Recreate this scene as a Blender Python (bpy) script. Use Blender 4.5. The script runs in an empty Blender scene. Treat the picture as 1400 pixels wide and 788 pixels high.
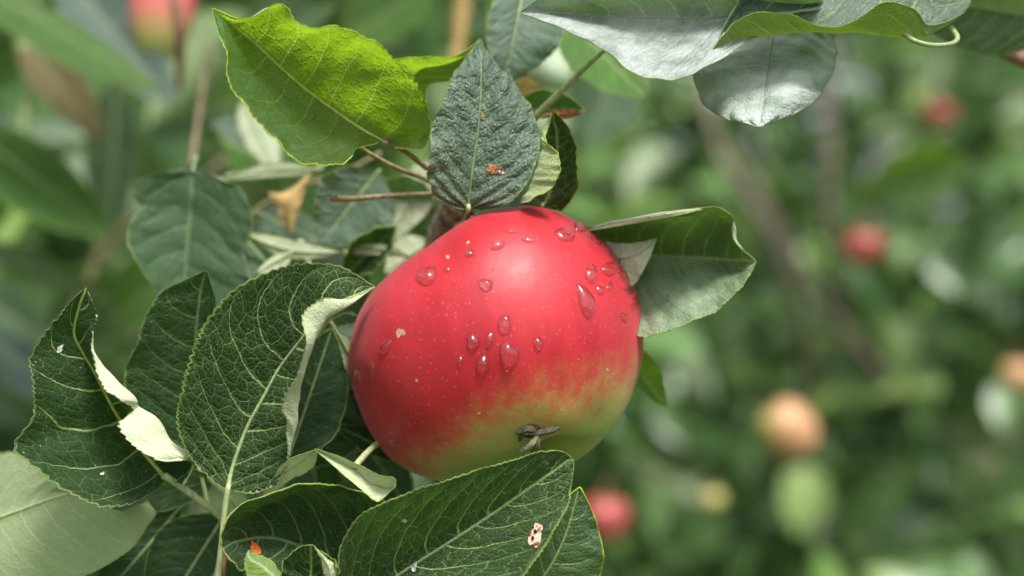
import bpy, math, random
import numpy as np
from mathutils import Vector
from mathutils.bvhtree import BVHTree

R = math.radians
random.seed(7)
rng = np.random.default_rng(7)
scene = bpy.context.scene
COL = scene.collection

# ------------------------------------------------------------------ camera
CZ = 1.4                                   # camera height
D0 = 0.36                                  # distance of the apple's near side
KPX = 0.72 / 1400.0                        # metres per photo pixel at 1 m
cam = bpy.data.cameras.new('camera')
cam.lens = 50; cam.sensor_width = 36
cam.clip_start = 0.01; cam.clip_end = 400
cam.dof.use_dof = True
cam.dof.focus_distance = D0 + 0.001
cam.dof.aperture_fstop = 4.9
cam.dof.aperture_blades = 0
camo = bpy.data.objects.new('camera', cam)
camo.location = (0, 0, CZ); camo.rotation_euler = (R(90), 0, 0)
COL.objects.link(camo); scene.camera = camo

# ------------------------------------------------------------------ light
SUN = Vector((0.20, -0.48, 0.86)).normalized()     # towards the sun
world = bpy.data.worlds.new('World'); scene.world = world
world.use_nodes = True
wn = world.node_tree.nodes; wl = world.node_tree.links
bg = wn['Background']
sky = wn.new('ShaderNodeTexSky'); sky.sky_type = 'NISHITA'; sky.sun_disc = False
sky.sun_elevation = math.asin(SUN.z); sky.sun_rotation = math.atan2(SUN.x, SUN.y)
sky.air_density = 1.0; sky.dust_density = 4.0; sky.ozone_density = 0.6
hs = wn.new('ShaderNodeHueSaturation'); hs.inputs['Saturation'].default_value = 0.35
wl.new(sky.outputs[0], hs.inputs['Color']); wl.new(hs.outputs[0], bg.inputs[0])
bg.inputs[1].default_value = 0.115
sl = bpy.data.lights.new('sun', 'SUN'); sl.energy = 2.35; sl.angle = R(14)
sl.color = (1, 0.97, 0.92)
so = bpy.data.objects.new('sun', sl); COL.objects.link(so)
so.rotation_euler = SUN.to_track_quat('Z', 'Y').to_euler()
scene.view_settings.view_transform = 'Standard'; scene.view_settings.look = 'None'
scene.view_settings.gamma = 1; scene.view_settings.exposure = 0.93
scene.view_settings.use_curve_mapping = False
scene.render.engine = 'CYCLES'
scene.cycles.use_denoising = True
scene.cycles.max_bounces = 10; scene.cycles.transmission_bounces = 8
scene.cycles.sample_clamp_indirect = 6

# ------------------------------------------------------------------ helpers
def P(px, py, dz=0.0):
    d = D0 + dz / 1000.0
    return np.array([(px - 700) * KPX * d, d, CZ - (py - 394) * KPX * d])
CAMP = np.array([0, 0, CZ])

def tag(o, label=None, cat=None, group=None, kind=None):
    if label: o['label'] = label
    if cat: o['category'] = cat
    if group: o['group'] = group
    if kind: o['kind'] = kind
    return o

def empty(name, loc, label, cat, group=None):
    o = bpy.data.objects.new(name, None); o.location = Vector(loc); o.empty_display_size = .01
    COL.objects.link(o); return tag(o, label, cat, group)

def mesh_obj(name, V, F, mats, parent=None, uv=None, uv2=None, fm=None, smooth=True, attr=None, origin=None):
    """V (n,3) world coordinates, F list of index tuples."""
    V = np.asarray(V, float)
    org = np.array(parent.location) if parent is not None else (np.array(origin) if origin is not None else V.mean(0))
    if parent is not None and parent.parent is not None:
        org = org + np.array(parent.parent.location)
    me = bpy.data.meshes.new(name)
    me.from_pydata((V - org).tolist(), [], [tuple(int(i) for i in f) for f in F])
    for m in (mats if isinstance(mats, (list, tuple)) else [mats]): me.materials.append(m)
    if smooth: me.polygons.foreach_set('use_smooth', [True] * len(me.polygons))
    if fm is not None: me.polygons.foreach_set('material_index', np.asarray(fm, dtype=np.int32))
    li = np.empty(len(me.loops), dtype=np.int32); me.loops.foreach_get('vertex_index', li)
    for nm, u in (('UVMap', uv), ('metric', uv2)):
        if u is not None:
            l = me.uv_layers.new(name=nm); l.data.foreach_set('uv', np.asarray(u, float)[li].ravel())
    if attr:
        for k, a in attr.items():
            t = me.attributes.new(k, 'FLOAT', 'POINT'); t.data.foreach_set('value', np.asarray(a, float))
    me.update()
    o = bpy.data.objects.new(name, me); COL.objects.link(o)
    if parent is not None: o.parent = parent
    else: o.location = Vector(org)
    return o

def cr(pts, n_per):
    """Catmull-Rom through pts (k,...) -> dense samples, n_per per segment"""
    pts = np.asarray(pts, float)
    k = len(pts)
    ext = np.concatenate([[2 * pts[0] - pts[1]], pts, [2 * pts[-1] - pts[-2]]])
    out = []
    t = np.arange(n_per) / n_per
    t = t.reshape((-1,) + (1,) * (pts.ndim - 1))
    for i in range(k - 1):
        p0, p1, p2, p3 = ext[i], ext[i + 1], ext[i + 2], ext[i + 3]
        out.append(0.5 * (2 * p1 + (p2 - p0) * t + (2 * p0 - 5 * p1 + 4 * p2 - p3) * t ** 2 + (3 * p1 - p0 - 3 * p2 + p3) * t ** 3))
    out.append(pts[-1:][None][0])
    return np.concatenate(out)

def resample(path, n):
    d = np.r_[0, np.cumsum(np.linalg.norm(np.diff(path, axis=0), axis=1))]
    if d[-1] < 1e-9: return np.repeat(path[:1], n, 0), d[-1]
    s = np.linspace(0, d[-1], n)
    return np.stack([np.interp(s, d, path[:, k]) for k in range(path.shape[1])], 1), d[-1]

def tube_geo(path, radii, seg=10, cap=True):
    path = np.asarray(path, float); n = len(path)
    radii = np.interp(np.linspace(0, 1, n), np.linspace(0, 1, len(radii)), radii)
    T = np.gradient(path, axis=0); T /= np.linalg.norm(T, axis=1)[:, None] + 1e-12
    ref = np.array([0.13, -1, 0.21]); ref /= np.linalg.norm(ref)
    V = []; F = []
    for i in range(n):
        a = np.cross(T[i], ref)
        if np.linalg.norm(a) < 0.05: a = np.cross(T[i], np.array([1., 0, 0]))
        a /= np.linalg.norm(a); b = np.cross(T[i], a)
        if i and np.dot(a, pa) < 0: a, b = -a, -b
        pa = a
        for j in range(seg):
            w = 2 * math.pi * j / seg
            V.append(path[i] + radii[i] * (math.cos(w) * a + math.sin(w) * b))
    for i in range(n - 1):
        for j in range(seg):
            k = (j + 1) % seg
            F.append((i * seg + j, i * seg + k, (i + 1) * seg + k, (i + 1) * seg + j))
    if cap:
        F.append(tuple(range(seg))[::-1]); F.append(tuple((n - 1) * seg + j for j in range(seg)))
    return np.array(V), F

def tube(name, pts, radii, mat, parent=None, seg=10, n=40, wob=0.0):
    path = cr(np.array(pts), 12) if len(pts) > 1 else pts
    path, L = resample(path, n)
    if wob:
        path = path + np.cumsum(rng.normal(0, wob, path.shape), axis=0) * 0.3
    V, F = tube_geo(path, radii, seg)
    uv = np.stack([np.tile(np.arange(seg) / seg, n), np.repeat(np.linspace(0, L * 100, n), seg)], 1)
    return mesh_obj(name, V, F, mat, parent, uv=uv)

# ------------------------------------------------------------------ node helpers
class NT:
    def __init__(s, tree): s.t = tree; s.n = tree.nodes; s.l = tree.links
    def new(s, typ, **kw):
        x = s.n.new(typ)
        for k, v in kw.items(): setattr(x, k, v)
        return x
    def put(s, sock, v):
        if v is None: return
        if isinstance(v, bpy.types.NodeSocket): s.l.new(v, sock)
        else:
            if isinstance(v, (tuple, list)) and len(v) == 3 and sock.type == 'RGBA': v = (*v, 1)
            sock.default_value = v
    def m(s, op, a, b=None, c=None, clamp=False):
        x = s.new('ShaderNodeMath', operation=op, use_clamp=clamp)
        s.put(x.inputs[0], a); s.put(x.inputs[1], b); s.put(x.inputs[2], c)
        return x.outputs[0]
    def vm(s, op, a, b=None, out=0, **kw):
        x = s.new('ShaderNodeVectorMath', operation=op)
        s.put(x.inputs[0], a); s.put(x.inputs[1], b)
        for k, v in kw.items(): s.put(x.inputs[k], v)
        return x.outputs[out]
    def mix(s, f, a, b, blend='MIX'):
        x = s.new('ShaderNodeMix', data_type='RGBA', blend_type=blend)
        s.put(x.inputs[0], f); s.put(x.inputs[6], a); s.put(x.inputs[7], b)
        return x.outputs[2]
    def fmix(s, f, a, b):
        x = s.new('ShaderNodeMix', data_type='FLOAT')
        s.put(x.inputs[0], f); s.put(x.inputs[2], a); s.put(x.inputs[3], b)
        return x.outputs[0]
    def ss(s, v, lo, hi, a=0.0, b=1.0):
        x = s.new('ShaderNodeMapRange', interpolation_type='SMOOTHSTEP', clamp=True)
        s.put(x.inputs[0], v); s.put(x.inputs[1], lo); s.put(x.inputs[2], hi); s.put(x.inputs[3], a); s.put(x.inputs[4], b)
        return x.outputs[0]
    def noise(s, vec, scale, detail=2.0, rough=0.5, out=0):
        x = s.new('ShaderNodeTexNoise')
        s.put(x.inputs['Vector'], vec); x.inputs['Scale'].default_value = scale
        x.inputs['Detail'].default_value = detail; x.inputs['Roughness'].default_value = rough
        return x.outputs[out]
    def voro(s, vec, scale, feature='F1', dims='2D', rand=1.0, out='Distance'):
        x = s.new('ShaderNodeTexVoronoi', feature=feature, voronoi_dimensions=dims)
        s.put(x.inputs['Vector'], vec); s.put(x.inputs['Scale'], scale)
        x.inputs['Randomness'].default_value = rand
        return x.outputs[out]
    def sep(s, v):
        x = s.new('ShaderNodeSeparateXYZ'); s.put(x.inputs[0], v); return x.outputs
    def comb(s, a, b, c=0.0):
        x = s.new('ShaderNodeCombineXYZ'); s.put(x.inputs[0], a); s.put(x.inputs[1], b); s.put(x.inputs[2], c); return x.outputs[0]

def new_mat(name):
    m = bpy.data.materials.new(name); m.use_nodes = True
    nt = NT(m.node_tree)
    for x in list(nt.n): nt.n.remove(x)
    out = nt.new('ShaderNodeOutputMaterial')
    return m, nt, out

# vein group: everything measured in the leaf's own coordinates
def vein_group():
    g = bpy.data.node_groups.new('leaf_veins', 'ShaderNodeTree')
    for nm, dv in (('N', 8.0), ('Sweep', 0.26), ('Seed', 0.0)):
        s = g.interface.new_socket(nm, in_out='INPUT', socket_type='NodeSocketFloat'); s.default_value = dv
    for nm in ('Mid', 'Sec', 'Tert', 'Fine', 'Margin', 'Side', 'Dome'):
        g.interface.new_socket(nm, in_out='OUTPUT', socket_type='NodeSocketFloat')
    nt = NT(g)
    gi = nt.new('NodeGroupInput'); go = nt.new('NodeGroupOutput')
    uv = nt.new('ShaderNodeUVMap', uv_map='UVMap').outputs[0]
    mt = nt.new('ShaderNodeUVMap', uv_map='metric').outputs[0]
    u, v, _ = nt.sep(uv)[0:3]
    mx, my, _ = nt.sep(mt)[0:3]                       # centimetres
    mseed = nt.vm('ADD', mt, nt.comb(gi.outputs['Seed'], nt.m('MULTIPLY', gi.outputs['Seed'], 3.7)))
    warp = nt.noise(mseed, 1.6, 3, 0.55, out=1)
    wv = nt.sep(nt.vm('SUBTRACT', warp, (0.5, 0.5, 0.5)))
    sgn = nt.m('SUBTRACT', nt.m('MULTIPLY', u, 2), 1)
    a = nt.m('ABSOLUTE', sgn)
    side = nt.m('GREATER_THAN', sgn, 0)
    # sweep: rises, then turns up along the margin
    ap = nt.m('POWER', a, 1.5)
    ph = nt.m('SUBTRACT', v, nt.m('MULTIPLY', nt.m('MULTIPLY', ap, gi.outputs['Sweep']), nt.m('SUBTRACT', 1.15, nt.m('MULTIPLY', v, 0.5))))
    ph = nt.m('ADD', ph, nt.m('MULTIPLY', wv[0], 0.035))
    pn = nt.m('ADD', nt.m('MULTIPLY', ph, gi.outputs['N']), nt.m('ADD', nt.m('MULTIPLY', side, 0.47), 0.25))
    fr = nt.m('ABSOLUTE', nt.m('SUBTRACT', nt.m('FRACT', pn), 0.5))          # 0 on a vein
    w = nt.m('SUBTRACT', 0.052, nt.m('MULTIPLY', a, 0.032))
    sec = nt.ss(fr, nt.m('MULTIPLY', w, 0.25), w, 1.0, 0.0)
    sec = nt.m('MULTIPLY', sec, nt.ss(a, 0.80, 0.97, 1.0, 0.25))
    # interlinked finer veins
    ts = nt.comb(nt.m('ADD', mx, nt.m('MULTIPLY', wv[1], 0.22)), nt.m('ADD', nt.m('SUBTRACT', my, nt.m('MULTIPLY', nt.m('ABSOLUTE', mx), 0.5)), nt.m('MULTIPLY', wv[2], 0.22)))
    t1 = nt.voro(nt.vm('MULTIPLY', ts, (1.0, 1.5, 1)), 2.5, 'DISTANCE_TO_EDGE', rand=0.85)
    tert = nt.ss(t1, 0.010, 0.050, 1.0, 0.0)
    t2 = nt.voro(ts, 8.5, 'DISTANCE_TO_EDGE', rand=0.95)
    fine = nt.ss(t2, 0.02, 0.16, 1.0, 0.0)
    mid = nt.ss(nt.m('ABSOLUTE', mx), 0.02, 0.05, 1.0, 0.0)
    dome = nt.m('ADD', nt.m('MULTIPLY', nt.ss(t1, 0.0, 0.35), 1.0), nt.m('ADD', nt.m('MULTIPLY', nt.ss(t2, 0.0, 0.4), 0.45), nt.m('MULTIPLY', nt.ss(fr, 0.0, 0.35), 1.6)))
    marg = nt.ss(a, 0.965, 0.995)
    for nm, o in (('Mid', mid), ('Sec', sec), ('Tert', tert), ('Fine', fine), ('Margin', marg), ('Side', side), ('Dome', dome)):
        nt.l.new(o, go.inputs[nm])
    return g
VG = vein_group()

def leaf_mat(name, top=(0.02, 0.055, 0.014), vein=(0.28, 0.36, 0.13), under=(0.42, 0.48, 0.30), trans=(0.20, 0.42, 0.03),
             tf=0.22, rough=0.42, spec=0.5, nsec=8.0, vs=1.0, tert=0.6, fine=0.25, bump=1.0, seed=0.0, sweep=0.26,
             fuzz=0.25, mott=0.35, utf=None, utrans=None, hazy=None, gloss_side=None, dome=1.0):
    m, nt, out = new_mat(name)
    g = nt.new('ShaderNodeGroup'); g.node_tree = VG
    g.inputs['N'].default_value = nsec; g.inputs['Sweep'].default_value = sweep; g.inputs['Seed'].default_value = seed
    mt = nt.new('ShaderNodeUVMap', uv_map='metric').outputs[0]
    ms = nt.vm('ADD', mt, (seed * 1.3, seed * 2.1, 0))
    veinmask = nt.m('MAXIMUM', nt.m('MAXIMUM', g.outputs['Sec'], g.outputs['Mid']), nt.m('MULTIPLY', g.outputs['Tert'], tert))
    vf = nt.m('MAXIMUM', veinmask, nt.m('MULTIPLY', g.outputs['Fine'], fine))
    vf = nt.m('MULTIPLY', vf, nt.m('MULTIPLY', nt.ss(nt.noise(ms, 1.1, 2), 0.3, 0.65, 0.65, 1.0), vs), clamp=True)
    n1 = nt.noise(ms, 1.4, 4, 0.6); n2 = nt.noise(ms, 18, 3, 0.7); n3 = nt.noise(ms, 60, 2, 0.7)
    var = nt.m('ADD', nt.m('MULTIPLY', nt.m('SUBTRACT', n1, 0.5), 1.6), nt.m('MULTIPLY', nt.m('SUBTRACT', n2, 0.5), 1.0))
    vmul = nt.m('ADD', 1.0, nt.m('MULTIPLY', var, mott))
    topc = nt.vm('SCALE', top, None, Scale=vmul)
    yel = nt.ss(n1, 0.45, 0.75, 0, 0.35)
    topc = nt.mix(yel, topc, tuple(x * y for x, y in zip(top, (1.9, 1.5, 1.1))))
    topc = nt.mix(vf, topc, vein)
    # short pale hairs and specks
    fz = nt.m('MULTIPLY', nt.ss(n3, 0.62, 0.74), fuzz)
    topc = nt.mix(nt.m('MULTIPLY', fz, 0.6), topc, (0.30, 0.36, 0.22))
    sp = nt.voro(ms, 3.2, 'F1'); dots = nt.m('MULTIPLY', nt.ss(sp, 0.03, 0.055, 1, 0), nt.ss(nt.noise(ms, 2.5), 0.52, 0.6))
    topc = nt.mix(nt.m('MULTIPLY', dots, 0.7), topc, (0.5, 0.5, 0.38))
    if hazy: topc = nt.mix(nt.ss(nt.noise(ms, 0.9, 3), 0.35, 0.65, hazy[3] * 0.4, hazy[3]), topc, hazy[:3]) if gloss_side is None else nt.mix(nt.m('MULTIPLY', nt.ss(nt.noise(ms, 0.9, 3), 0.3, 0.65, hazy[3] * 0.3, hazy[3]), nt.fmix(g.outputs['Side'], gloss_side, 1.0)), topc, hazy[:3])  # pale sky gloss painted into the top colour, optionally weaker on one half
    topc = nt.mix(nt.m('MULTIPLY', g.outputs['Margin'], 0.6), topc, (0.30, 0.40, 0.11))
    undc = nt.vm('SCALE', under, None, Scale=nt.m('ADD', 1.0, nt.m('MULTIPLY', var, 0.22)))
    undc = nt.mix(nt.m('MULTIPLY', vf, 0.75), undc, (0.62, 0.66, 0.47))
    back = nt.new('ShaderNodeNewGeometry').outputs['Backfacing']
    col = nt.mix(back, topc, undc)
    hgt = nt.m('ADD', nt.m('MULTIPLY', nt.m('MAXIMUM', nt.m('MAXIMUM', g.outputs['Sec'], g.outputs['Mid']), nt.m('MULTIPLY', g.outputs['Tert'], 0.6)), -1.0), nt.m('MULTIPLY', g.outputs['Fine'], -0.45))
    hgt = nt.m('ADD', hgt, nt.m('MULTIPLY', g.outputs['Dome'], nt.fmix(back, dome, dome * 0.3))); hgt = nt.m('ADD', hgt, nt.m('MULTIPLY', n3, 0.5)); hgt = nt.m('ADD', hgt, nt.m('MULTIPLY', n2, 0.8))
    b = nt.new('ShaderNodeBump'); b.inputs['Strength'].default_value = 0.75 * bump; b.inputs['Distance'].default_value = 0.00022
    nt.put(b.inputs['Height'], hgt)
    p = nt.new('ShaderNodeBsdfPrincipled')
    nt.put(p.inputs['Base Color'], col); nt.put(p.inputs['Normal'], b.outputs[0])
    nt.put(p.inputs['Roughness'], nt.fmix(back, nt.m('ADD', rough, nt.m('MULTIPLY', nt.m('SUBTRACT', n2, 0.5), 0.25)), 0.8))
    nt.put(p.inputs['Specular IOR Level'], nt.fmix(back, spec, 0.2))
    nt.put(p.inputs['Sheen Weight'], nt.fmix(back, 0.03, 0.25)); p.inputs['Sheen Roughness'].default_value = 0.6
    tr = nt.new('ShaderNodeBsdfTranslucent')
    tc = nt.mix(nt.m('MULTIPLY', vf, 0.75), nt.vm('SCALE', trans, None, Scale=nt.m('ADD', 1.0, nt.m('MULTIPLY', var, 0.5))), tuple(min(1, x * 1.6 + 0.18) for x in trans))
    nt.put(tr.inputs['Color'], nt.mix(back, tc, utrans or trans)); nt.put(tr.inputs['Normal'], b.outputs[0])
    mx = nt.new('ShaderNodeMixShader'); nt.put(mx.inputs[0], nt.fmix(back, tf, tf if utf is None else utf)); nt.l.new(p.outputs[0], mx.inputs[1]); nt.l.new(tr.outputs[0], mx.inputs[2])
    nt.l.new(mx.outputs[0], out.inputs[0])
    return m

def simple_mat(name, col, rough=0.6, spec=0.4, nscale=300, amt=0.3, bump=0.0003, trans=None, col2=None, stretch=(1, 1, 1)):
    m, nt, out = new_mat(name)
    co = nt.vm('MULTIPLY', nt.new('ShaderNodeTexCoord').outputs['Object'], stretch)
    n = nt.noise(co, nscale, 4, 0.65)
    c = nt.mix(nt.ss(n, 0.3, 0.7), tuple(x * (1 - amt) for x in col), col2 or tuple(min(1, x * (1 + amt)) for x in col))
    p = nt.new('ShaderNodeBsdfPrincipled'); nt.put(p.inputs['Base Color'], c)
    p.inputs['Roughness'].default_value = rough; p.inputs['Specular IOR Level'].default_value = spec
    b = nt.new('ShaderNodeBump'); b.inputs['Strength'].default_value = 0.8; b.inputs['Distance'].default_value = bump
    nt.put(b.inputs['Height'], n); nt.put(p.inputs['Normal'], b.outputs[0])
    if trans:
        tr = nt.new('ShaderNodeBsdfTranslucent'); nt.put(tr.inputs['Color'], trans)
        mx = nt.new('ShaderNodeMixShader'); mx.inputs[0].default_value = 0.3
        nt.l.new(p.outputs[0], mx.inputs[1]); nt.l.new(tr.outputs[0], mx.inputs[2]); nt.l.new(mx.outputs[0], out.inputs[0])
    else: nt.l.new(p.outputs[0], out.inputs[0])
    return m

M_margin = simple_mat('leaf_margin', (0.25, 0.33, 0.09), 0.5, 0.3, 900, 0.25, 0.0001, trans=(0.5, 0.6, 0.15))
M_margin_y = simple_mat('leaf_margin_yellow', (0.34, 0.46, 0.05), 0.5, 0.3, 900, 0.25, 0.0001, trans=(0.6, 0.8, 0.08))
M_margin_d = simple_mat('leaf_margin_dull', (0.16, 0.24, 0.08), 0.55, 0.3, 900, 0.25, 0.0001, trans=(0.3, 0.4, 0.08))
M_petiole = simple_mat('petiole_green', (0.34, 0.38, 0.18), 0.55, 0.4, 700, 0.3, 0.0002, stretch=(1, 1, 0.25))
M_midrib_y = simple_mat('midrib_yellow', (0.36, 0.42, 0.09), 0.5, 0.4, 700, 0.2, 0.0001)
M_midrib = simple_mat('midrib_pale', (0.27, 0.34, 0.15), 0.55, 0.4, 700, 0.2, 0.0001)
M_midrib_d = simple_mat('midrib_dull', (0.14, 0.20, 0.09), 0.55, 0.4, 700, 0.2, 0.0001)
M_twig = simple_mat('twig_bark', (0.20, 0.15, 0.10), 0.8, 0.2, 500, 0.5, 0.0005)
M_twig_red = simple_mat('twig_redbrown', (0.26, 0.14, 0.09), 0.6, 0.35, 500, 0.35, 0.0003)
M_stalk_olive = simple_mat('stalk_olive', (0.24, 0.21, 0.11), 0.55, 0.35, 500, 0.35, 0.0003)
M_bark = simple_mat('limb_bark', (0.24, 0.20, 0.16), 0.9, 0.15, 60, 0.5, 0.004)
M_dead = simple_mat('dead_tissue', (0.34, 0.14, 0.06), 0.8, 0.2, 900, 0.5, 0.0003)
M_deadpale = simple_mat('dead_tissue_pale', (0.62, 0.42, 0.33), 0.8, 0.2, 1200, 0.35, 0.0003)
M_orange = simple_mat('orange_spot', (0.50, 0.12, 0.03), 0.7, 0.2, 1200, 0.35, 0.0003)
M_dry = simple_mat('dry_leaf', (0.55, 0.38, 0.16), 0.8, 0.2, 200, 0.35, 0.0004, trans=(0.6, 0.4, 0.12))
M_white = simple_mat('white_fleck', (0.6, 0.62, 0.55), 0.8, 0.2, 1200, 0.3, 0.0002)
M_black = simple_mat('bitten_hole', (0.03, 0.02, 0.012), 0.9, 0.1, 1200, 0.3, 0.0002)

# ------------------------------------------------------------------ leaf builder
BLADES = {}
def leaf(label, rows, mid, mat, show='top', pet=None, pr=(0.9, 0.55), group='leaves round the ripe apple', bulge=0.0, pucker=0.25, nsec=8.0,
         sweep=0.26, serr=0.55, teeth=34, NR=150, NC=56, wave=0.35, rib=M_midrib, margin=M_margin, mr=0.16, key=None, pmat=None, ribr=(0.55, 0.1), name='apple_leaf', dzo=0.0):
    """rows: base -> tip, each a list of (px,py,dz mm) across; mid: index of the midrib column"""
    G = np.array([[P(c[0], c[1], c[2] + dzo) for c in r] for r in rows])
    dense = cr(G, 10)
    dm = dense[:, mid]
    d = np.r_[0, np.cumsum(np.linalg.norm(np.diff(dm, axis=0), axis=1))]
    L = d[-1]
    s = np.linspace(0, L, NR)
    D = np.stack([np.stack([np.interp(s, d, dense[:, c, k]) for k in range(3)], 1) for c in range(G.shape[1])], 1)
    h = NC // 2
    S = np.zeros((NR, 2 * h + 1, 3)); W = np.zeros((NR, 2))
    for i in range(NR):
        full = cr(D[i], 10); k = mid * 10
        left, wl_ = resample(full[:k + 1][::-1], h + 1); right, wr_ = resample(full[k:], h + 1)
        S[i, :h + 1] = left[::-1]; S[i, h:] = right; W[i] = (wl_, wr_)
    a = np.abs(np.linspace(-1, 1, 2 * h + 1))[None, :] * np.ones((NR, 1))
    side = (np.linspace(-1, 1, 2 * h + 1) > 0)[None, :] * np.ones((NR, 1))
    v = (s / L)[:, None] * np.ones((1, 2 * h + 1))
    def normals(S):
        du = np.gradient(S, axis=1); dv = np.gradient(S, axis=0)
        n = np.cross(du, dv); n /= np.linalg.norm(n, axis=2)[..., None] + 1e-12
        return n
    n = normals(S)
    c = S[NR // 6: 5 * NR // 6, h - 6:h + 7].reshape(-1, 3); nn = n[NR // 6: 5 * NR // 6, h - 6:h + 7].reshape(-1, 3)
    fac = np.mean(np.sum(nn * (CAMP - c), axis=1))
    flip = 1 if (fac > 0) == (show == 'top') else -1
    n = n * flip
    hw = np.where(side > 0, W[:, 1:2], W[:, 0:1])
    body = np.clip(hw / 0.008, 0, 1)
    # serrated edge
    ed = np.zeros_like(S); ed[:, :h] = S[:, :h] - S[:, 1:h + 1]; ed[:, h + 1:] = S[:, h + 1:] - S[:, h:-1]
    ed /= np.linalg.norm(ed, axis=2)[..., None] + 1e-9
    jit = np.interp(v[:, 0], np.linspace(0, 1, 23), rng.normal(0, 0.35, 23))[:, None]
    ph = (v * teeth + jit + side * 0.3) % 1.0
    tooth = np.where(ph < 0.78, ph / 0.78, (1 - ph) / 0.22) - 0.45
    amp = np.interp(v[:, 0], np.linspace(0, 1, 31), rng.uniform(0.5, 1.2, 31))[:, None]
    S = S + ed * (tooth * amp * serr / 1000 * a ** 7 * np.clip(body * 1.2, 0, 1))[..., None]
    # puckering between side veins, soft waves, ragged margin
    pn = (v - a ** 1.5 * sweep * (1.15 - 0.5 * v)) * nsec + side * 0.47 + 0.25
    modu = np.interp(v, np.linspace(0, 1, 15), rng.uniform(0.2, 1.3, 15)); off = -0.55 * pucker * modu * np.cos(2 * np.pi * (pn - 0.5)) * np.sin(np.pi * np.clip(a, 0, 1)) ** 0.6 / 1000 * body
    off = off + bulge / 1000 * np.sin(np.pi * a) * body
    k1, k2, k3 = rng.uniform(0, 6.28, 3)
    off = off + wave / 1000 * body * a ** 1.5 * (np.sin(v * 17 + k1 + side * 2) + 0.6 * np.sin(v * 31 + k2 + side) + 0.35 * np.sin(v * 67 + k3))
    off = off - 0.35 / 1000 * np.exp(-(a / 0.05) ** 2) * body
    S = S + n * off[..., None]
    w = 2 * h + 1
    idx = np.arange(NR * w).reshape(NR, w)
    q = np.stack([idx[:-1, :-1], idx[:-1, 1:], idx[1:, 1:], idx[1:, :-1]], -1).reshape(-1, 4)
    if flip < 0: q = q[:, ::-1]
    uv = np.stack([np.broadcast_to(np.linspace(0, 1, w)[None], (NR, w)).ravel(), v.ravel()], 1)
    sg = np.linspace(-1, 1, w)[None] * np.ones((NR, 1))
    uv2 = np.stack([(sg * hw * 100).ravel(), (v * L * 100).ravel()], 1)
    # margin bead
    per = np.concatenate([S[:, 0], S[::-1, -1]])
    keep = np.r_[True, np.linalg.norm(np.diff(per, axis=0), axis=1) > 1e-6]; per = per[keep]
    tv, tf_ = tube_geo(per, list(mr / 1000 * rng.uniform(0.35, 1.1, 60)), 5)
    V = np.concatenate([S.reshape(-1, 3), tv])
    F = [tuple(x) for x in q] + [tuple(i + NR * w for i in f) for f in tf_]
    z = np.zeros((len(tv), 2)); z[:, 0] = 0.5
    base = S[0, h]
    e = empty(name, base, label, 'leaf', group)
    # quads
    o = mesh_obj('blade', V, F, [mat, margin], e, uv=np.concatenate([uv, z]), uv2=np.concatenate([uv2, z]),
                 fm=[0] * len(q) + [1] * len(tf_))
    mp = S[:, h] + n[:, h] * (0.0002 if flip else 0) - n[:, h] * 0.00025
    ribpath, _ = resample(mp, 60)
    tv, tf_ = tube_geo(ribpath, [ribr[0] / 1000, ribr[0] * 0.75 / 1000, ribr[0] * 0.45 / 1000, ribr[1] / 1000], 8)
    mesh_obj('midrib', tv, tf_, rib, e)
    if pet is not None:
        pts = [S[min(4, NR - 1), h] - n[4, h] * 0.0003, S[0, h]] + [P(*p) for p in pet]
        tube('petiole', pts, [pr[1] / 1000, pr[1] / 1000, pr[0] / 1000], pmat or M_petiole, e, n=36, wob=0.00002)
    BLADES[key or label] = (e, o)
    return e, o

PROF = np.array([[0, 0.04], [0.08, 0.42], [0.2, 0.80], [0.35, 0.99], [0.5, 1.0], [0.65, 0.86], [0.8, 0.60], [0.91, 0.32], [1, 0.02]])
def auto_rows(base, tip, wl_, wr_, cup=(0, 0), bend=0.0, arch=0.0, droop=0.0, curl=0.0):
    """outline of a plain apple leaf between two points; widths in px, cup = edge depth offsets (mm), arch = mid depth bow"""
    b = np.array(base, float); t = np.array(tip, float)
    ax = t[:2] - b[:2]; pl = np.array([ax[1], -ax[0]]) / (np.linalg.norm(ax) + 1e-9)
    rows = []
    for tt, w in PROF:
        m = b + (t - b) * tt; bw = math.sin(math.pi * tt)
        m[:2] += pl * bend * bw; m[2] += arch * bw
        r = []
        for sgn, wd, cp in ((1, wl_, cup[0]), (-1, wr_, cup[1])):
            e = m.copy(); e[:2] += pl * sgn * wd * w + ax * 0.03; e[2] += cp * w
            i = m.copy(); i[:2] += pl * sgn * wd * w * 0.52 + ax * 0.015; i[2] += cp * w * 0.42 + curl * w
            r.append((e, i))
        rows.append([tuple(r[0][0]), tuple(r[0][1]), tuple(m), tuple(r[1][1]), tuple(r[1][0])])
    return rows

def aleaf(label, base, tip, wl_, wr_, mat, cup=(0, 0), bend=0, arch=0, curl=0, **kw):
    kw.setdefault('NR', 70); kw.setdefault('NC', 26)
    return leaf(label, auto_rows(base, tip, wl_, wr_, cup, bend, arch, 0, curl), 2, mat, **kw)

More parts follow.
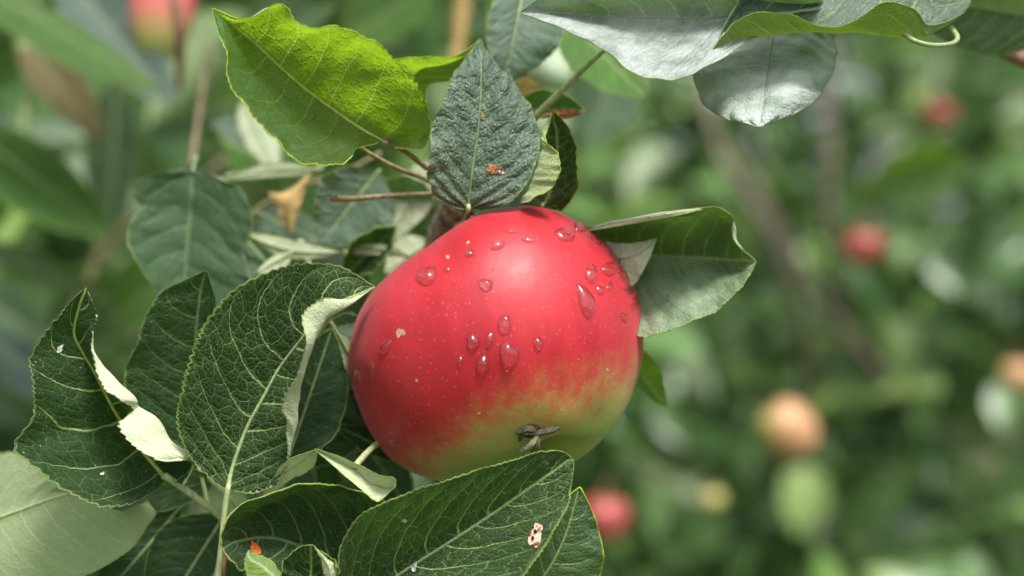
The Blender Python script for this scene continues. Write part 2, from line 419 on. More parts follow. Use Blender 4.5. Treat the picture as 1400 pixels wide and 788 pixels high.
def decal(name, blade, outline, mat, parent, lift=0.00012, seed=1, n=26, rings=4):
    """a small ragged patch that follows the surface of a blade; outline = (cx,cy,rx,ry,rot) in photo px"""
    e, o = blade
    me = o.data; org = np.array(e.location)
    vs = [Vector(np.array(v.co) + org) for v in me.vertices]
    bvh = BVHTree.FromPolygons(vs, [tuple(p.vertices) for p in me.polygons])
    cx, cy, rx, ry, rot = outline
    rr = np.random.default_rng(seed)
    rad = 1 + 0.22 * np.interp(np.arange(n), np.linspace(0, n, 9), np.r_[(q := rr.normal(0, 1, 8)), q[0]]) + rr.normal(0, 0.07, n)
    V = []; ok = True
    def hit(px, py):
        dr = Vector(P(px, py, 0) - CAMP).normalized()
        loc, nor, i, d_ = bvh.ray_cast(Vector(CAMP), dr)
        if loc is None: return None
        if nor.dot(dr) > 0: nor = -nor
        return np.array(loc + nor * lift)
    c0 = hit(cx, cy)
    if c0 is None: return None
    V.append(c0); F = []
    for k in range(1, rings + 1):
        for j in range(n):
            w = 2 * math.pi * j / n; f = k / rings * rad[j]
            x, y = rx * f * math.cos(w), ry * f * math.sin(w)
            px = cx + x * math.cos(rot) - y * math.sin(rot); py = cy + x * math.sin(rot) + y * math.cos(rot)
            h_ = hit(px, py)
            if h_ is None: h_ = V[0] if k == 1 else V[1 + (k - 2) * n + j]
            V.append(h_ + rr.normal(0, lift * 0.3, 3) * (k < rings))
    for j in range(n):
        F.append((0, 1 + j, 1 + (j + 1) % n))
        for k in range(rings - 1):
            a_ = 1 + k * n + j; b_ = 1 + k * n + (j + 1) % n
            F.append((a_, a_ + n, b_ + n, b_))
    return mesh_obj(name, V, F, mat, parent)

# ================================================================== THE GROUND
mg, nt, out = new_mat('grass_ground')
co = nt.new('ShaderNodeTexCoord').outputs['Object']
p = nt.new('ShaderNodeBsdfPrincipled'); nt.put(p.inputs['Base Color'], nt.mix(nt.noise(co, 3, 8, 0.7), (0.03, 0.06, 0.015), (0.09, 0.12, 0.03)))
p.inputs['Roughness'].default_value = 0.9; nt.l.new(p.outputs[0], out.inputs[0])
gx = np.linspace(-60, 60, 41); gy = np.linspace(-40, 80, 41)
V = np.array([[x, y, 0.05 * math.sin(x * .4) * math.cos(y * .3)] for y in gy for x in gx])
F = [(j * 41 + i, j * 41 + i + 1, (j + 1) * 41 + i + 1, (j + 1) * 41 + i) for j in range(40) for i in range(40)]
g_ = mesh_obj('ground', V, F, mg); tag(g_, kind='structure')

# ================================================================== BACKGROUND TREES
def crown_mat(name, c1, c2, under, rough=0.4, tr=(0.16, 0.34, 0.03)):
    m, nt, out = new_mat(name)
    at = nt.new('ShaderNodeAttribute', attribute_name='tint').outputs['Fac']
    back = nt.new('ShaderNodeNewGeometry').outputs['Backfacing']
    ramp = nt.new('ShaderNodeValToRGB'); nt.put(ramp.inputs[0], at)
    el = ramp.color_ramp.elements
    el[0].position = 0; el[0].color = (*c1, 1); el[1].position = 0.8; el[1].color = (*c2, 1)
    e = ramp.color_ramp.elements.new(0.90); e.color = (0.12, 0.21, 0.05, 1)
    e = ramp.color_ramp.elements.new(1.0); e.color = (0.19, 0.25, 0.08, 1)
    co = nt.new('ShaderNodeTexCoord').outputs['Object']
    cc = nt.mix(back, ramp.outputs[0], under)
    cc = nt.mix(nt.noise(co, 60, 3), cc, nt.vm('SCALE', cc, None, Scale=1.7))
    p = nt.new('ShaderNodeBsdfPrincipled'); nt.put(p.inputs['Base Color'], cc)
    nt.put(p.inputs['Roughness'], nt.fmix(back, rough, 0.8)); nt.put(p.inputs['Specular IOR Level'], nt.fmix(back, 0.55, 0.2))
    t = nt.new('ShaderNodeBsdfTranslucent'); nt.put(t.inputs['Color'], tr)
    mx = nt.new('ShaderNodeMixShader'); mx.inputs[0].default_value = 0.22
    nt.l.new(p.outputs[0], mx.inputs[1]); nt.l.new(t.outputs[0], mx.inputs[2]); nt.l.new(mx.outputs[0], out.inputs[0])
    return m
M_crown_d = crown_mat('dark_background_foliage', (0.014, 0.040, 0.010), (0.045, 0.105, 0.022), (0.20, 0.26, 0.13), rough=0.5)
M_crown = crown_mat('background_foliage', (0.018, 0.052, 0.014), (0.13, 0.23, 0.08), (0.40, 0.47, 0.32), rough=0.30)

def crown(name, C, size, mat, parent, r, kind='stuff'):
    """C (n,3) leaf centres -> one mesh of folded, arched leaves"""
    n = len(C)
    rows = np.array([0.0, 0.12, 0.35, 0.6, 0.82, 1.0]); w = np.array([0.03, 0.24, 0.33, 0.30, 0.17, 0.01])
    T = []
    for t, ww in zip(rows, w):
        for u in (-1, -0.5, 0, 0.5, 1): T.append((u * ww, t - 0.5, abs(u) ** 1.4 * ww * 0.45 - 0.32 * (t - 0.4) ** 2))
    T = np.array(T); m = len(T)
    q = [(i * 5 + j, i * 5 + j + 1, (i + 1) * 5 + j + 1, (i + 1) * 5 + j) for i in range(5) for j in range(4)]
    q = np.array(q)
    sz = size * r.uniform(0.65, 1.25, n)
    nrm = np.stack([r.normal(0, 0.6, n), r.normal(-0.35, 0.55, n), np.abs(r.normal(0.75, 0.5, n))], 1)
    nrm /= np.linalg.norm(nrm, axis=1)[:, None]
    fwd = np.stack([r.normal(0, 1, n), r.normal(-0.2, 0.7, n), r.normal(-0.5, 0.6, n)], 1)
    fwd -= nrm * np.sum(fwd * nrm, 1)[:, None]; fwd /= np.linalg.norm(fwd, axis=1)[:, None]
    rt = np.cross(fwd, nrm)
    V = C[:, None] + sz[:, None, None] * (T[None, :, 0:1] * rt[:, None] + T[None, :, 1:2] * fwd[:, None] + T[None, :, 2:3] * nrm[:, None] * r.uniform(0.3, 1.6, n)[:, None, None])
    F = (q[None] + (np.arange(n) * m)[:, None, None]).reshape(-1, 4)
    o = mesh_obj(name, V.reshape(-1, 3), F, mat, parent, attr={'tint': np.repeat(r.uniform(0, 1, n), m)})
    if kind: o['kind'] = kind
    return o

def clumps(r, n, lo, hi, per, spread):
    k = max(1, n // per); cc = r.uniform(lo, hi, (k, 3))
    return (cc[r.integers(0, k, n)] + r.normal(0, spread, (n, 3)))

def orchard_tree(loc, label, boxes, limbs, seed, size=0.085, mat=None):
    e = empty('apple_tree', loc, label, 'tree', 'apple trees behind the ripe apple')
    r = np.random.default_rng(seed)
    L = np.array(loc)
    tube('trunk', [L + (0, 0, -0.1), L + (0.03, 0.02, 0.5), L + (-0.02, 0, 1.1), L + (0.02, 0, 1.9)], [0.07, 0.06, 0.05, 0.03], M_bark, e, 12, 40, 0.002)
    for pts, rad in limbs: tube('branch', [np.array(p_) for p_ in pts], rad, M_bark, e, 10, 40, 0.001)
    C = np.concatenate([clumps(r, n, lo, hi, 26 if n < 9000 else 8, 0.07 if n < 9000 else 0.2) for n, lo, hi in boxes])
    crown('crown', C, size, mat or M_crown, e, r)
    return e

def Q(px, py, d): return P(px, py, d * 1000 - D0 * 1000)
# the tree behind, filling the right of the view
orchard_tree((0.9, 2.3, 0), 'leafy apple tree out of focus behind the right side of the ripe apple',
    [(2900, (-0.25, 1.65, 0.35), (1.9, 2.35, 2.15)), (6000, (-0.6, 2.2, 0.2), (2.4, 3.1, 2.3)),
     (70, (0.45, 1.62, 0.95), (0.95, 1.9, 1.7)), (8,(0.60,1.62,1.42),(0.64,1.7,1.46)), (10,(0.66,1.82,1.62),(0.70,1.9,1.66))],
    [([Q(950, 60, 1.75), Q(985, 215, 1.75), Q(1040, 300, 1.8), Q(1085, 400, 1.9), Q(1120, 560, 2.1)], [0.006, 0.008, 0.010, 0.012]),
     ([Q(1140, -100, 1.9), Q(1132, 100, 1.9), Q(1135, 300, 1.9), Q(1150, 420, 2.0)], [0.006, 0.008, 0.010]),
     ([(0.9, 2.3, 1.0), (0.5, 2.0, 1.3), (0.3, 1.95, 1.6)], [0.014, 0.010, 0.006]),
     ([(0.9, 2.3, 0.9), (1.2, 2.0, 1.2), (1.4, 1.8, 1.7)], [0.014, 0.010, 0.006])], 11, 0.082)
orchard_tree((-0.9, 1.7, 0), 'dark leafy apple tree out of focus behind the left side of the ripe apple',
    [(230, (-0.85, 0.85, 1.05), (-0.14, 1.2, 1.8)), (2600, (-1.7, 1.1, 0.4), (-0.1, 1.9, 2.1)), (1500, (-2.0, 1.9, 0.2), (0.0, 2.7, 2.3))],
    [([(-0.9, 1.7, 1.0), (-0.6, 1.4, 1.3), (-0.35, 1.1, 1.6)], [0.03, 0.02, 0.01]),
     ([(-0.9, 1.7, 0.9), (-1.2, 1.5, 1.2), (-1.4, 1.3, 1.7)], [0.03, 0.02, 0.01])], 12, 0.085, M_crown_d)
orchard_tree((0.2, 4.2, 0), 'farthest dense apple tree closing the view behind the other two',
    [(17000, (-3.4, 3.3, 0.0), (3.8, 4.6, 3.2))], [([(0.2, 4.2, 1.2), (1.0, 4.0, 1.8), (1.6, 3.9, 2.5)], [0.04, 0.03, 0.015])], 13, 0.12)

# ================================================================== THE APPLE
CP = P(681, 468, 27)
CD = CP[1]
RPX = 0.0388                    # nominal radius (m)
sil = [(475,498),(477,473),(488,432),(509,397),(545,364),(587,336),(617,313),(653,293),(688,284),(719,281),(749,285),(785,300),(815,321),
       (841,346),(861,379),(876,417),(880,458),(878,493),(866,534),(848,572),(836,587),(815,610),(787,630),(752,645),(700,656),(650,661),(600,659),
       (565,648),(531,625),(506,592),(489,554),(480,524)]
sa = np.array([math.atan2(y - 468, x - 681) for x, y in sil]); sr = np.array([math.hypot(x - 681, y - 468) for x, y in sil])
o_ = np.argsort(sa); sa, sr = sa[o_], sr[o_]
sa = np.r_[sa[-3:] - 2 * np.pi, sa, sa[:3] + 2 * np.pi]; sr = np.r_[sr[-3:], sr, sr[:3]]
# apple axis: stem -> calyx
AX = np.array([0.345, -0.385, -0.86]); AX /= np.linalg.norm(AX)
e1 = np.cross(AX, [0, 1, 0]); e1 /= np.linalg.norm(e1); e2 = np.cross(AX, e1)
NT_, NP_ = 220, 320
th = np.linspace(0.0, math.pi, NT_); phg = np.linspace(0, 2 * np.pi, NP_, endpoint=False)
TH, PH = np.meshgrid(th, phg, indexing='ij')
zz = 0.93 * np.cos(TH) - 0.34 * np.exp(-(TH / 0.36) ** 2) + 0.25 * np.exp(-((np.pi - TH) / 0.22) ** 2)      # stem side is +
rr_ = np.sin(TH) ** 0.93 * (1 + 0.05 * np.cos(TH)) * (1 + 0.018 * np.cos(5 * PH + 0.6) * ((1 - np.cos(TH)) / 2) ** 2 + 0.010 * np.cos(2 * PH + 1))
rr_ *= 1 + 0.05 * np.exp(-((np.pi - TH - 0.42) / 0.2) ** 2) * np.cos(5 * PH + 0.6)
X = (-zz)[..., None] * AX + (rr_ * np.cos(PH))[..., None] * e1 + (rr_ * np.sin(PH))[..., None] * e2
AV = CP + X.reshape(-1, 3) * RPX
def proj(V):
    return 700 + V[:, 0] / V[:, 1] / KPX, 394 - (V[:, 2] - CZ) / V[:, 1] / KPX
for it in range(4):                     # shape the fruit's own uneven outline
    px, py = proj(AV); an = np.arctan2(py - 468, px - 681); rd = np.hypot(px - 681, py - 468)
    bins = ((an + np.pi) / (2 * np.pi) * 120).astype(int) % 120
    mxr = np.array([rd[bins == b].max() if (bins == b).any() else 0 for b in range(120)])
    ba = (np.arange(120) + 0.5) / 120 * 2 * np.pi - np.pi
    tgt = np.interp(ba, sa, sr); f = tgt / mxr
    f = np.convolve(np.r_[f[-3:], f, f[:3]], np.ones(7) / 7, 'valid') if it < 3 else f
    fv = np.interp(an, np.r_[ba[-1] - 2 * np.pi, ba, ba[0] + 2 * np.pi], np.r_[f[-1], f, f[0]])
    wgt = np.clip(rd / np.interp(an, ba, mxr, period=2 * np.pi), 0, 1) ** 2
    k = 1 + (fv - 1) * wgt
    AV[:, 0] = CP[0] + (AV[:, 0] - CP[0]) * k; AV[:, 2] = CP[2] + (AV[:, 2] - CP[2]) * k
idx = np.arange(NT_ * NP_).reshape(NT_, NP_); nx = np.roll(idx, -1, 1)
AF = np.stack([idx[:-1], nx[:-1], nx[1:], idx[1:]], -1).reshape(-1, 4)
m, nt, out = new_mat('apple_skin')
tc = nt.new('ShaderNodeTexCoord').outputs['Object']
uvn = nt.new('ShaderNodeUVMap', uv_map='UVMap').outputs[0]
dg = nt.vm('DOT_PRODUCT', tc, (0.27 / 0.0395, -0.20 / 0.0395, -0.93 / 0.0395), out=1)
big = nt.noise(tc, 28, 3, 0.5)
strk = nt.noise(nt.vm('MULTIPLY', tc, (1.0, 1.0, 0.9)), 260, 5, 0.65)
strk2 = nt.noise(nt.vm('MULTIPLY', uvn, (30, 4, 1)), 1.0, 4, 0.6)
xx = nt.sep(tc)[0]
leftw = nt.ss(xx, 0.0, -0.035, 0, 1)
g1 = nt.m('ADD', dg, nt.m('MULTIPLY', nt.m('SUBTRACT', big, 0.5), 0.42))
g1 = nt.m('ADD', g1, nt.m('MULTIPLY', nt.m('SUBTRACT', strk, 0.5), 0.14))
g1 = nt.m('ADD', g1, nt.m('MULTIPLY', nt.m('SUBTRACT', nt.noise(nt.vm('MULTIPLY', uvn, (200, 3, 1)), 1.0, 3, 0.6), 0.5), 0.05))
g1 = nt.m('SUBTRACT', g1, nt.m('MULTIPLY', leftw, 0.24))
red_c = nt.mix(nt.ss(strk2, 0.3, 0.75), (0.36, 0.005, 0.013), (0.48, 0.012, 0.024))
red_c = nt.mix(nt.ss(big, 0.4, 0.7, 0, 0.5), red_c, (0.55, 0.028, 0.044))
org = nt.mix(nt.ss(strk, 0.35, 0.65), (0.54, 0.12, 0.05), (0.46, 0.26, 0.07))
grn = nt.mix(nt.ss(big, 0.35, 0.65), (0.27, 0.34, 0.07), (0.36, 0.41, 0.11))
grn = nt.mix(nt.m('MULTIPLY', leftw, nt.ss(strk, 0.4, 0.7, 0.1, 0.6)), grn, (0.55, 0.24, 0.09))
c = nt.mix(nt.ss(g1, 0.29, 0.66), red_c, org)
c = nt.mix(nt.ss(g1, 0.46, 0.78), c, grn)
# lenticels
v1 = nt.voro(tc, 330, 'F1', '3D'); rndc = nt.voro(tc, 330, 'F1', '3D', out='Color')
ln = nt.m('MULTIPLY', nt.ss(v1, 0.05, 0.12, 1, 0), nt.m('GREATER_THAN', nt.sep(rndc)[0], 0.66))
v2 = nt.voro(tc, 700, 'F1', '3D'); rn2 = nt.voro(tc, 700, 'F1', '3D', out='Color')
ln2 = nt.m('MULTIPLY', nt.ss(v2, 0.08, 0.26, 1, 0), nt.m('GREATER_THAN', nt.sep(rn2)[1], 0.35))
lenm = nt.m('MAXIMUM', nt.m('MULTIPLY', ln, 0.24), nt.m('MULTIPLY', ln2, 0.14))
lenm = nt.m('MULTIPLY', lenm, nt.ss(dg, -0.75, 0.2, 0.25, 1.0))
c = nt.mix(lenm, c, (0.80, 0.50, 0.33))
c = nt.mix(nt.ss(nt.noise(tc, 1100, 2, 0.6), 0.5, 0.8, 0, 0.3), c, nt.vm('SCALE', c, None, Scale=0.55))
p = nt.new('ShaderNodeBsdfPrincipled')
nt.put(p.inputs['Base Color'], c)
nt.put(p.inputs['Roughness'], nt.m('ADD', 0.38, nt.m('MULTIPLY', nt.noise(tc, 160, 4, 0.6), 0.22)))
p.inputs['Specular IOR Level'].default_value = 0.5
p.inputs['Subsurface Weight'].default_value = 0.08; p.inputs['Subsurface Radius'].default_value = (1, 0.3, 0.2); p.inputs['Subsurface Scale'].default_value = 0.002
p.inputs['Sheen Weight'].default_value = 0.11; p.inputs['Sheen Roughness'].default_value = 0.5; p.inputs['Sheen Tint'].default_value = (1, 0.75, 0.85, 1)
hb = nt.m('ADD', nt.m('MULTIPLY', nt.noise(tc, 260, 4, 0.6), 1.0), nt.m('MULTIPLY', ln, -0.5))
b = nt.new('ShaderNodeBump'); b.inputs['Strength'].default_value = 0.5; b.inputs['Distance'].default_value = 0.00025
nt.put(b.inputs['Height'], hb); nt.put(p.inputs['Normal'], b.outputs[0])
nt.l.new(p.outputs[0], out.inputs[0])
apple = empty('apple', CP, 'large ripe red apple with a green base and raindrops, in sharp focus', 'apple')
uva = np.stack([PH.ravel() / (2 * np.pi), TH.ravel() / np.pi], 1)
skin = mesh_obj('skin', AV, AF, m, apple, uv=uva)
AB = BVHTree.FromPolygons([Vector(v) for v in AV], [tuple(int(i) for i in f) for f in AF])
def on_apple(px, py):
    dr = Vector(P(px, py, 0) - CAMP).normalized()
    l, n_, i, d_ = AB.ray_cast(Vector(CAMP), dr)
    if l is None: return None, None
    if n_.dot(dr) > 0: n_ = -n_
    return np.array(l), np.array(n_)

print('POLE', proj(AV[-NP_:])[0][0], proj(AV[-NP_:])[1][0], AX, flush=True)
# calyx in its basin
M_sepal = simple_mat('sepal_dry', (0.08, 0.075, 0.045), 0.85, 0.2, 900, 0.45, 0.0003)
M_pit = simple_mat('calyx_pit', (0.05, 0.035, 0.02), 0.95, 0.1, 900, 0.3, 0.0002)
cl, cn = on_apple(729, 592)
ax_c = AX / np.linalg.norm(AX)
cal = mesh_obj('calyx', *tube_geo([cl - ax_c * 0.004, cl - ax_c * 0.0008, cl + ax_c * 0.0004, cl + ax_c * 0.0009], [0.0034, 0.0028, 0.0020, 0.0008], 18), M_pit, apple)
M_sepal_p = simple_mat('sepal_pale', (0.24, 0.24, 0.14), 0.8, 0.2, 900, 0.45, 0.0003)
tgs = [((722, 599), (706, 611), 0), ((730, 603), (721, 618), 0), ((738, 604), (743, 614), 0),
       ((744, 601), (761, 613), 0), ((745, 585), (768, 582), 1), ((716, 587), (709, 602), 1), ((722, 582), (703, 592), 1)]
for i, pts in enumerate(tgs):
    s0, n0 = on_apple(734 if pts[2] == 0 else 731, 588)
    path = [s0 + n0 * 0.0014]
    for kk, (x, y) in enumerate(pts[:2]):
        l, n_ = on_apple(x, y); path.append(l + n_ * ((0.0026, 0.0016)[kk] if pts[2] == 0 else (0.0012, 0.0005)[kk]))
    path = [Vector(q_) for q_ in path]; path = [np.array(q_) for q_ in path]
    path, _ = resample(cr(np.array(path), 8), 16)
    T = np.gradient(path, axis=0); V = []; F = []
    for k in range(16):
        t = k / 15; wd = (0.0008 * math.sin(math.pi * min(1, 0.12 + 0.9 * t)) ** 0.8 + 0.0001) * (1 + 0.15 * math.sin(k * 1.7 + i))
        tt = T[k] / np.linalg.norm(T[k]); vv = CAMP - path[k]; vv /= np.linalg.norm(vv)
        s_ = np.cross(tt, vv); s_ /= np.linalg.norm(s_); up = np.cross(s_, tt)
        for a_, b_ in ((-1, 0), (-0.5, 0.5), (0, 0.25), (0.5, 0.5), (1, 0), (0.5, -0.3), (-0.5, -0.3)):
            V.append(path[k] + s_ * a_ * wd + up * b_ * 0.0006)
    for k in range(15):
        for j in range(7): F.append((k * 7 + j, k * 7 + (j + 1) % 7, (k + 1) * 7 + (j + 1) % 7, (k + 1) * 7 + j))
    F += [tuple(range(7)), tuple(105 + j for j in range(7))[::-1]]
    sp_ = mesh_obj('sepal', V, F, M_sepal if pts[2] else M_sepal_p); sp_.location -= apple.location; sp_.parent = cal
    sp_.location = Vector(np.array(sp_.location))
# stem from the hollow up to the woody spur
stem_in = CP - AX * RPX * 0.58
tube('stem', [stem_in, CP - AX * RPX * 0.85 + (0, 0, .001), P(622, 296, 42), P(614, 284, 44)], [0.0011, 0.001, 0.0013, 0.0016], M_twig_red, apple)
# scar on the skin
M_scar = simple_mat('russet_scar', (0.50, 0.30, 0.17), 0.85, 0.2, 1500, 0.4, 0.0002)
decal('scar', (apple, skin), (547, 455, 5.5, 7.5, 0.2), M_scar, apple, 0.00008, 3)
for i, (x, y, s_) in enumerate([(612, 352, 2), (640, 332, 2), (830, 505, 2), (570, 520, 2), (655, 565, 2), (768, 560, 2.2), (690, 610, 2), (866, 518, 2)]):
    decal('speck', (apple, skin), (x, y, s_, s_ * 1.2, i), M_scar, apple, 0.00006, 30 + i, 10, 2)

# ------------------------------------------------------------------ raindrops
m, nt, out = new_mat('rain_water')
gl = nt.new('ShaderNodeBsdfPrincipled'); gl.inputs['Base Color'].default_value = (1, 1, 1, 1)
gl.inputs['Transmission Weight'].default_value = 1; gl.inputs['IOR'].default_value = 1.42; gl.inputs['Roughness'].default_value = 0.05
tp = nt.new('ShaderNodeBsdfTransparent'); tp.inputs[0].default_value = (0.98, 0.96, 0.96, 1)
mx = nt.new('ShaderNodeMixShader'); mx.inputs[0].default_value = 0.68
gl.inputs['Coat Weight'].default_value = 1.0; gl.inputs['Coat IOR'].default_value = 1.6; gl.inputs['Coat Roughness'].default_value = 0.03
nt.l.new(tp.outputs[0], mx.inputs[1]); nt.l.new(gl.outputs[0], mx.inputs[2]); nt.l.new(mx.outputs[0], out.inputs[0]); M_water = m
def drop(px, py, w, h_, rot, label, group='raindrops on the ripe apple', dome=0.42, seed=0):
    l, n_ = on_apple(px, py)
    if l is None: return
    mm = KPX * l[1]
    vdir = l - CAMP; vdir /= np.linalg.norm(vdir)
    right = np.array([math.cos(rot), 0, -math.sin(rot)]); down = np.array([-math.sin(rot), 0, -math.cos(rot)])
    r = np.random.default_rng(seed + int(px * 7 + py))
    n1 = 28; V = []; F = []
    rad = 1 + 0.14 * np.sin(np.arange(n1) / n1 * 6.283 * 2 + r.uniform(0, 6)) + 0.10 * np.sin(np.arange(n1) / n1 * 6.283 * 3 + r.uniform(0, 6))
    K = 12; H = min(w, h_) * mm * dome
    ta = np.cross(n_, [0, 0, 1.0]); ta /= np.linalg.norm(ta); tb = np.cross(n_, ta)
    sm = []
    for f in (0, 0.5, 1.0, 1.4):
        for j in range(12):
            a_ = j * math.pi / 6
            dx, dy = math.cos(a_) * max(w, 8) / 2 * f, math.sin(a_) * max(h_, 8) / 2 * f
            q_, qn = on_apple(px + dx * right[0] + dy * down[0], py - (dx * right[2] + dy * down[2]))
            if q_ is not None and np.linalg.norm(q_ - l) < 0.012:
                d_ = q_ - l; sm.append((d_ @ ta, d_ @ tb, d_ @ n_))
    sm = np.array(sm)
    Aq = lambda x, y: np.stack([x * x, x * y, y * y, x, y, np.ones_like(x)], -1)
    if len(sm) < 14: return
    cf = np.linalg.lstsq(Aq(sm[:, 0] * 100, sm[:, 1] * 100), sm[:, 2], rcond=None)[0]
    # the drop's own outline in the tangent plane of the skin
    def plane(ppx, ppy):
        dr = P(ppx, ppy, 0) - CAMP; dr /= np.linalg.norm(dr)
        t_ = ((l - CAMP) @ n_) / (dr @ n_); d_ = CAMP + dr * t_ - l
        return d_ @ ta, d_ @ tb
    l1, l2, l3 = r.uniform(0, 6.28, 3)
    for k in range(K + 1):
        f = math.sin(k / K * math.pi / 2)
        for j in range(n1):
            a_ = 2 * math.pi * j / n1
            rj = 1 + (rad[j] - 1) * f
            dx, dy = math.cos(a_) * w / 2 * rj * f, math.sin(a_) * h_ / 2 * rj * f
            dy_ = dy; dx_ = dx * (1 + 0.07 * dy / (h_ / 2 + 1e-9))
            xa, xb = plane(px + (dx_ * right[0] + dy_ * down[0]), py - (dx_ * right[2] + dy_ * down[2]))
            lim = 0.011; rr2 = math.hypot(xa, xb)
            if rr2 > lim: xa, xb = xa * lim / rr2, xb * lim / rr2
            hh = float((Aq(np.array(xa * 100.), np.array(xb * 100.)) @ cf))
            z_ = H * (max(0, 1 - f ** 2.3)) ** 0.6 * (1 + 0.35 * dy / (h_ / 2 + 1e-9) * f + 0.10 * math.sin(2 * a_ + l1) * f)
            V.append(l + ta * xa + tb * xb + n_ * (hh + (z_ if k < K else -0.00012)))
    for k in range(K):
        for j in range(n1):
            j2 = (j + 1) % n1
            F.append((k * n1 + j, k * n1 + j2, (k + 1) * n1 + j2, (k + 1) * n1 + j))
    V = np.array(V); top = V[:n1].mean(0); V[:n1] = top
    # bottom, just inside the skin
    nb = len(V)
    q0 = l - n_ * 0.00012; V = np.vstack([V, q0])
    for j in range(n1): F.append((K * n1 + j, K * n1 + (j + 1) % n1, nb))
    o = mesh_obj('raindrop', V, F, M_water)
    me = o.data
    import bmesh
    bm = bmesh.new(); bm.from_mesh(me); bmesh.ops.remove_doubles(bm, verts=bm.verts, dist=1e-7)
    bmesh.ops.recalc_face_normals(bm, faces=bm.faces); bm.to_mesh(me); bm.free()
    me.polygons.foreach_set('use_smooth', [True] * len(me.polygons))
    tag(o, label, 'raindrop', group)
    return o
D = [
 (696, 484, 26, 36, 0.05, 'largest raindrop, egg shaped, low in the group of drops at the middle of the apple'),
 (690, 443, 17, 30, 0.0, 'upright pear shaped raindrop at the top of the middle group on the apple'),
 (647, 466, 20, 19, 0.1, 'round raindrop at the left end of the middle group on the apple'),
 (669, 465, 11, 22, 0.05, 'narrow upright raindrop between the round one and the largest drop'),
 (660, 497, 20, 20, -0.2, 'round raindrop lowest on the left below the middle group'),
 (629, 494, 9, 12, 0.0, 'faint little raindrop left of the middle group'),
 (665, 389, 18, 18, 0.5, 'single oval raindrop on the pink upper middle of the apple'),
 (585, 376, 25, 27, 0.3, 'broad flat raindrop on the upper left shoulder of the apple'),
 (773, 320, 32, 17, 0.05, 'wide dark raindrop near the top right of the apple'),
 (793, 310, 17, 14, 0.5, 'small oval raindrop right above the wide dark one at the top'),
 (724, 328, 20, 9, -0.1, 'thin flat raindrop at the top centre of the apple'),
 (680, 334, 22, 15, -0.1, 'flat triangular raindrop left of the top centre of the apple'),
 (801, 411, 20, 52, -0.42, 'long slanting trickle of water on the right of the apple'),
 (808, 374, 17, 28, -0.2, 'oval raindrop above the long slanting trickle'),
 (833, 366, 19, 20, 0.3, 'lumpy raindrop near the right edge above the tiny beads'),
 (820, 396, 10, 16, 0.0, 'small raindrop just right of the long slanting trickle'),
 (834, 391, 8, 15, 0.1, 'slender raindrop between the trickle and the right edge of the apple'),
 (851, 374, 9, 18, -0.4, 'bead of water close to the upper right outline of the apple'),
 (852, 433, 9, 11, 0.0, 'lone bead of water on the right flank of the apple'),
 (527, 474, 13, 24, 0.45, 'leaning teardrop below the brown scar on the left of the apple'),
 (508, 505, 9, 26, 0.0, 'thin upright streak of water on the lower left of the apple'),
 (486, 516, 13, 26, -0.1, 'drop hanging at the far left outline of the apple'),
 (642, 346, 12, 13, 0.2, 'tiny round raindrop on the upper left of the apple'),
 (736, 470, 13, 18, 0.2, 'faint flat drop right of the largest raindrop'),
 (536, 604, 18, 12, 0.7, 'shallow smear of water on the lower left belly of the apple'),
 (611, 368, 8, 10, 0.3, 'tiny drop right beside the broad flat one on the left shoulder'),
 (700, 316, 14, 7, -0.3, 'short thin film of water near the very top of the apple'),
]
for t in D: drop(*t)
for i in range(26):
    u = rng.uniform(0, 1); x = 786 + 92 * u ** 0.8 + rng.normal(0, 4); y = 296 + 130 * u ** 1.25 + rng.normal(0, 7)
    drop(x, y, rng.uniform(5, 9), rng.uniform(6, 12), rng.uniform(-0.4, 0.4), 'tiny bead of water in the string along the upper right outline of the apple',
         'tiny beads along the upper right of the apple', dome=0.45)
for i in range(16):
    x = rng.uniform(520, 850); y = rng.uniform(310, 560)
    drop(x, y, rng.uniform(2, 4), rng.uniform(2, 4.5), 0, 'tiny speck of water scattered on the red skin of the apple', 'water specks scattered on the apple', dome=0.45)

# ================================================================== LEAF MATERIALS
dark = dict(top=(0.012, 0.036, 0.008), trans=(0.12, 0.34, 0.015), tf=0.13)
m_K = leaf_mat('leaf_dark_left', **dark, nsec=6.5, tert=0.22, fine=0.05, seed=1, rough=0.6, spec=0.18, vein=(0.26, 0.34, 0.12), under=(0.60, 0.66, 0.42), sweep=0.20)
m_J = leaf_mat('leaf_dark_netted', **dark, nsec=8, tert=0.42, fine=0.14, seed=2, rough=0.6, spec=0.15, vein=(0.30, 0.38, 0.15), under=(0.45, 0.52, 0.31), sweep=0.36, fuzz=0.5)
m_L = leaf_mat('leaf_dark_behind', spec=0.3, top=(0.011, 0.036, 0.009), trans=(0.13, 0.34, 0.02), tf=0.16, nsec=7, tert=0.35, fine=0.15, seed=3, rough=0.55, vein=(0.14, 0.22, 0.08), sweep=0.3)
m_M = leaf_mat('leaf_dark_front', top=(0.012, 0.040, 0.008), trans=(0.16, 0.40, 0.02), tf=0.2, nsec=8, tert=0.48, fine=0.12, seed=4, rough=0.42, spec=0.5, vein=(0.32, 0.42, 0.15), sweep=0.34, fuzz=0.3)
m_O = leaf_mat('leaf_dark_cupped', top=(0.009, 0.028, 0.007), trans=(0.13, 0.34, 0.02), tf=0.10, nsec=8, tert=0.30, fine=0.2, seed=5, rough=0.6, spec=0.3, under=(0.32, 0.45, 0.14), vein=(0.16, 0.24, 0.08), fuzz=0.5)
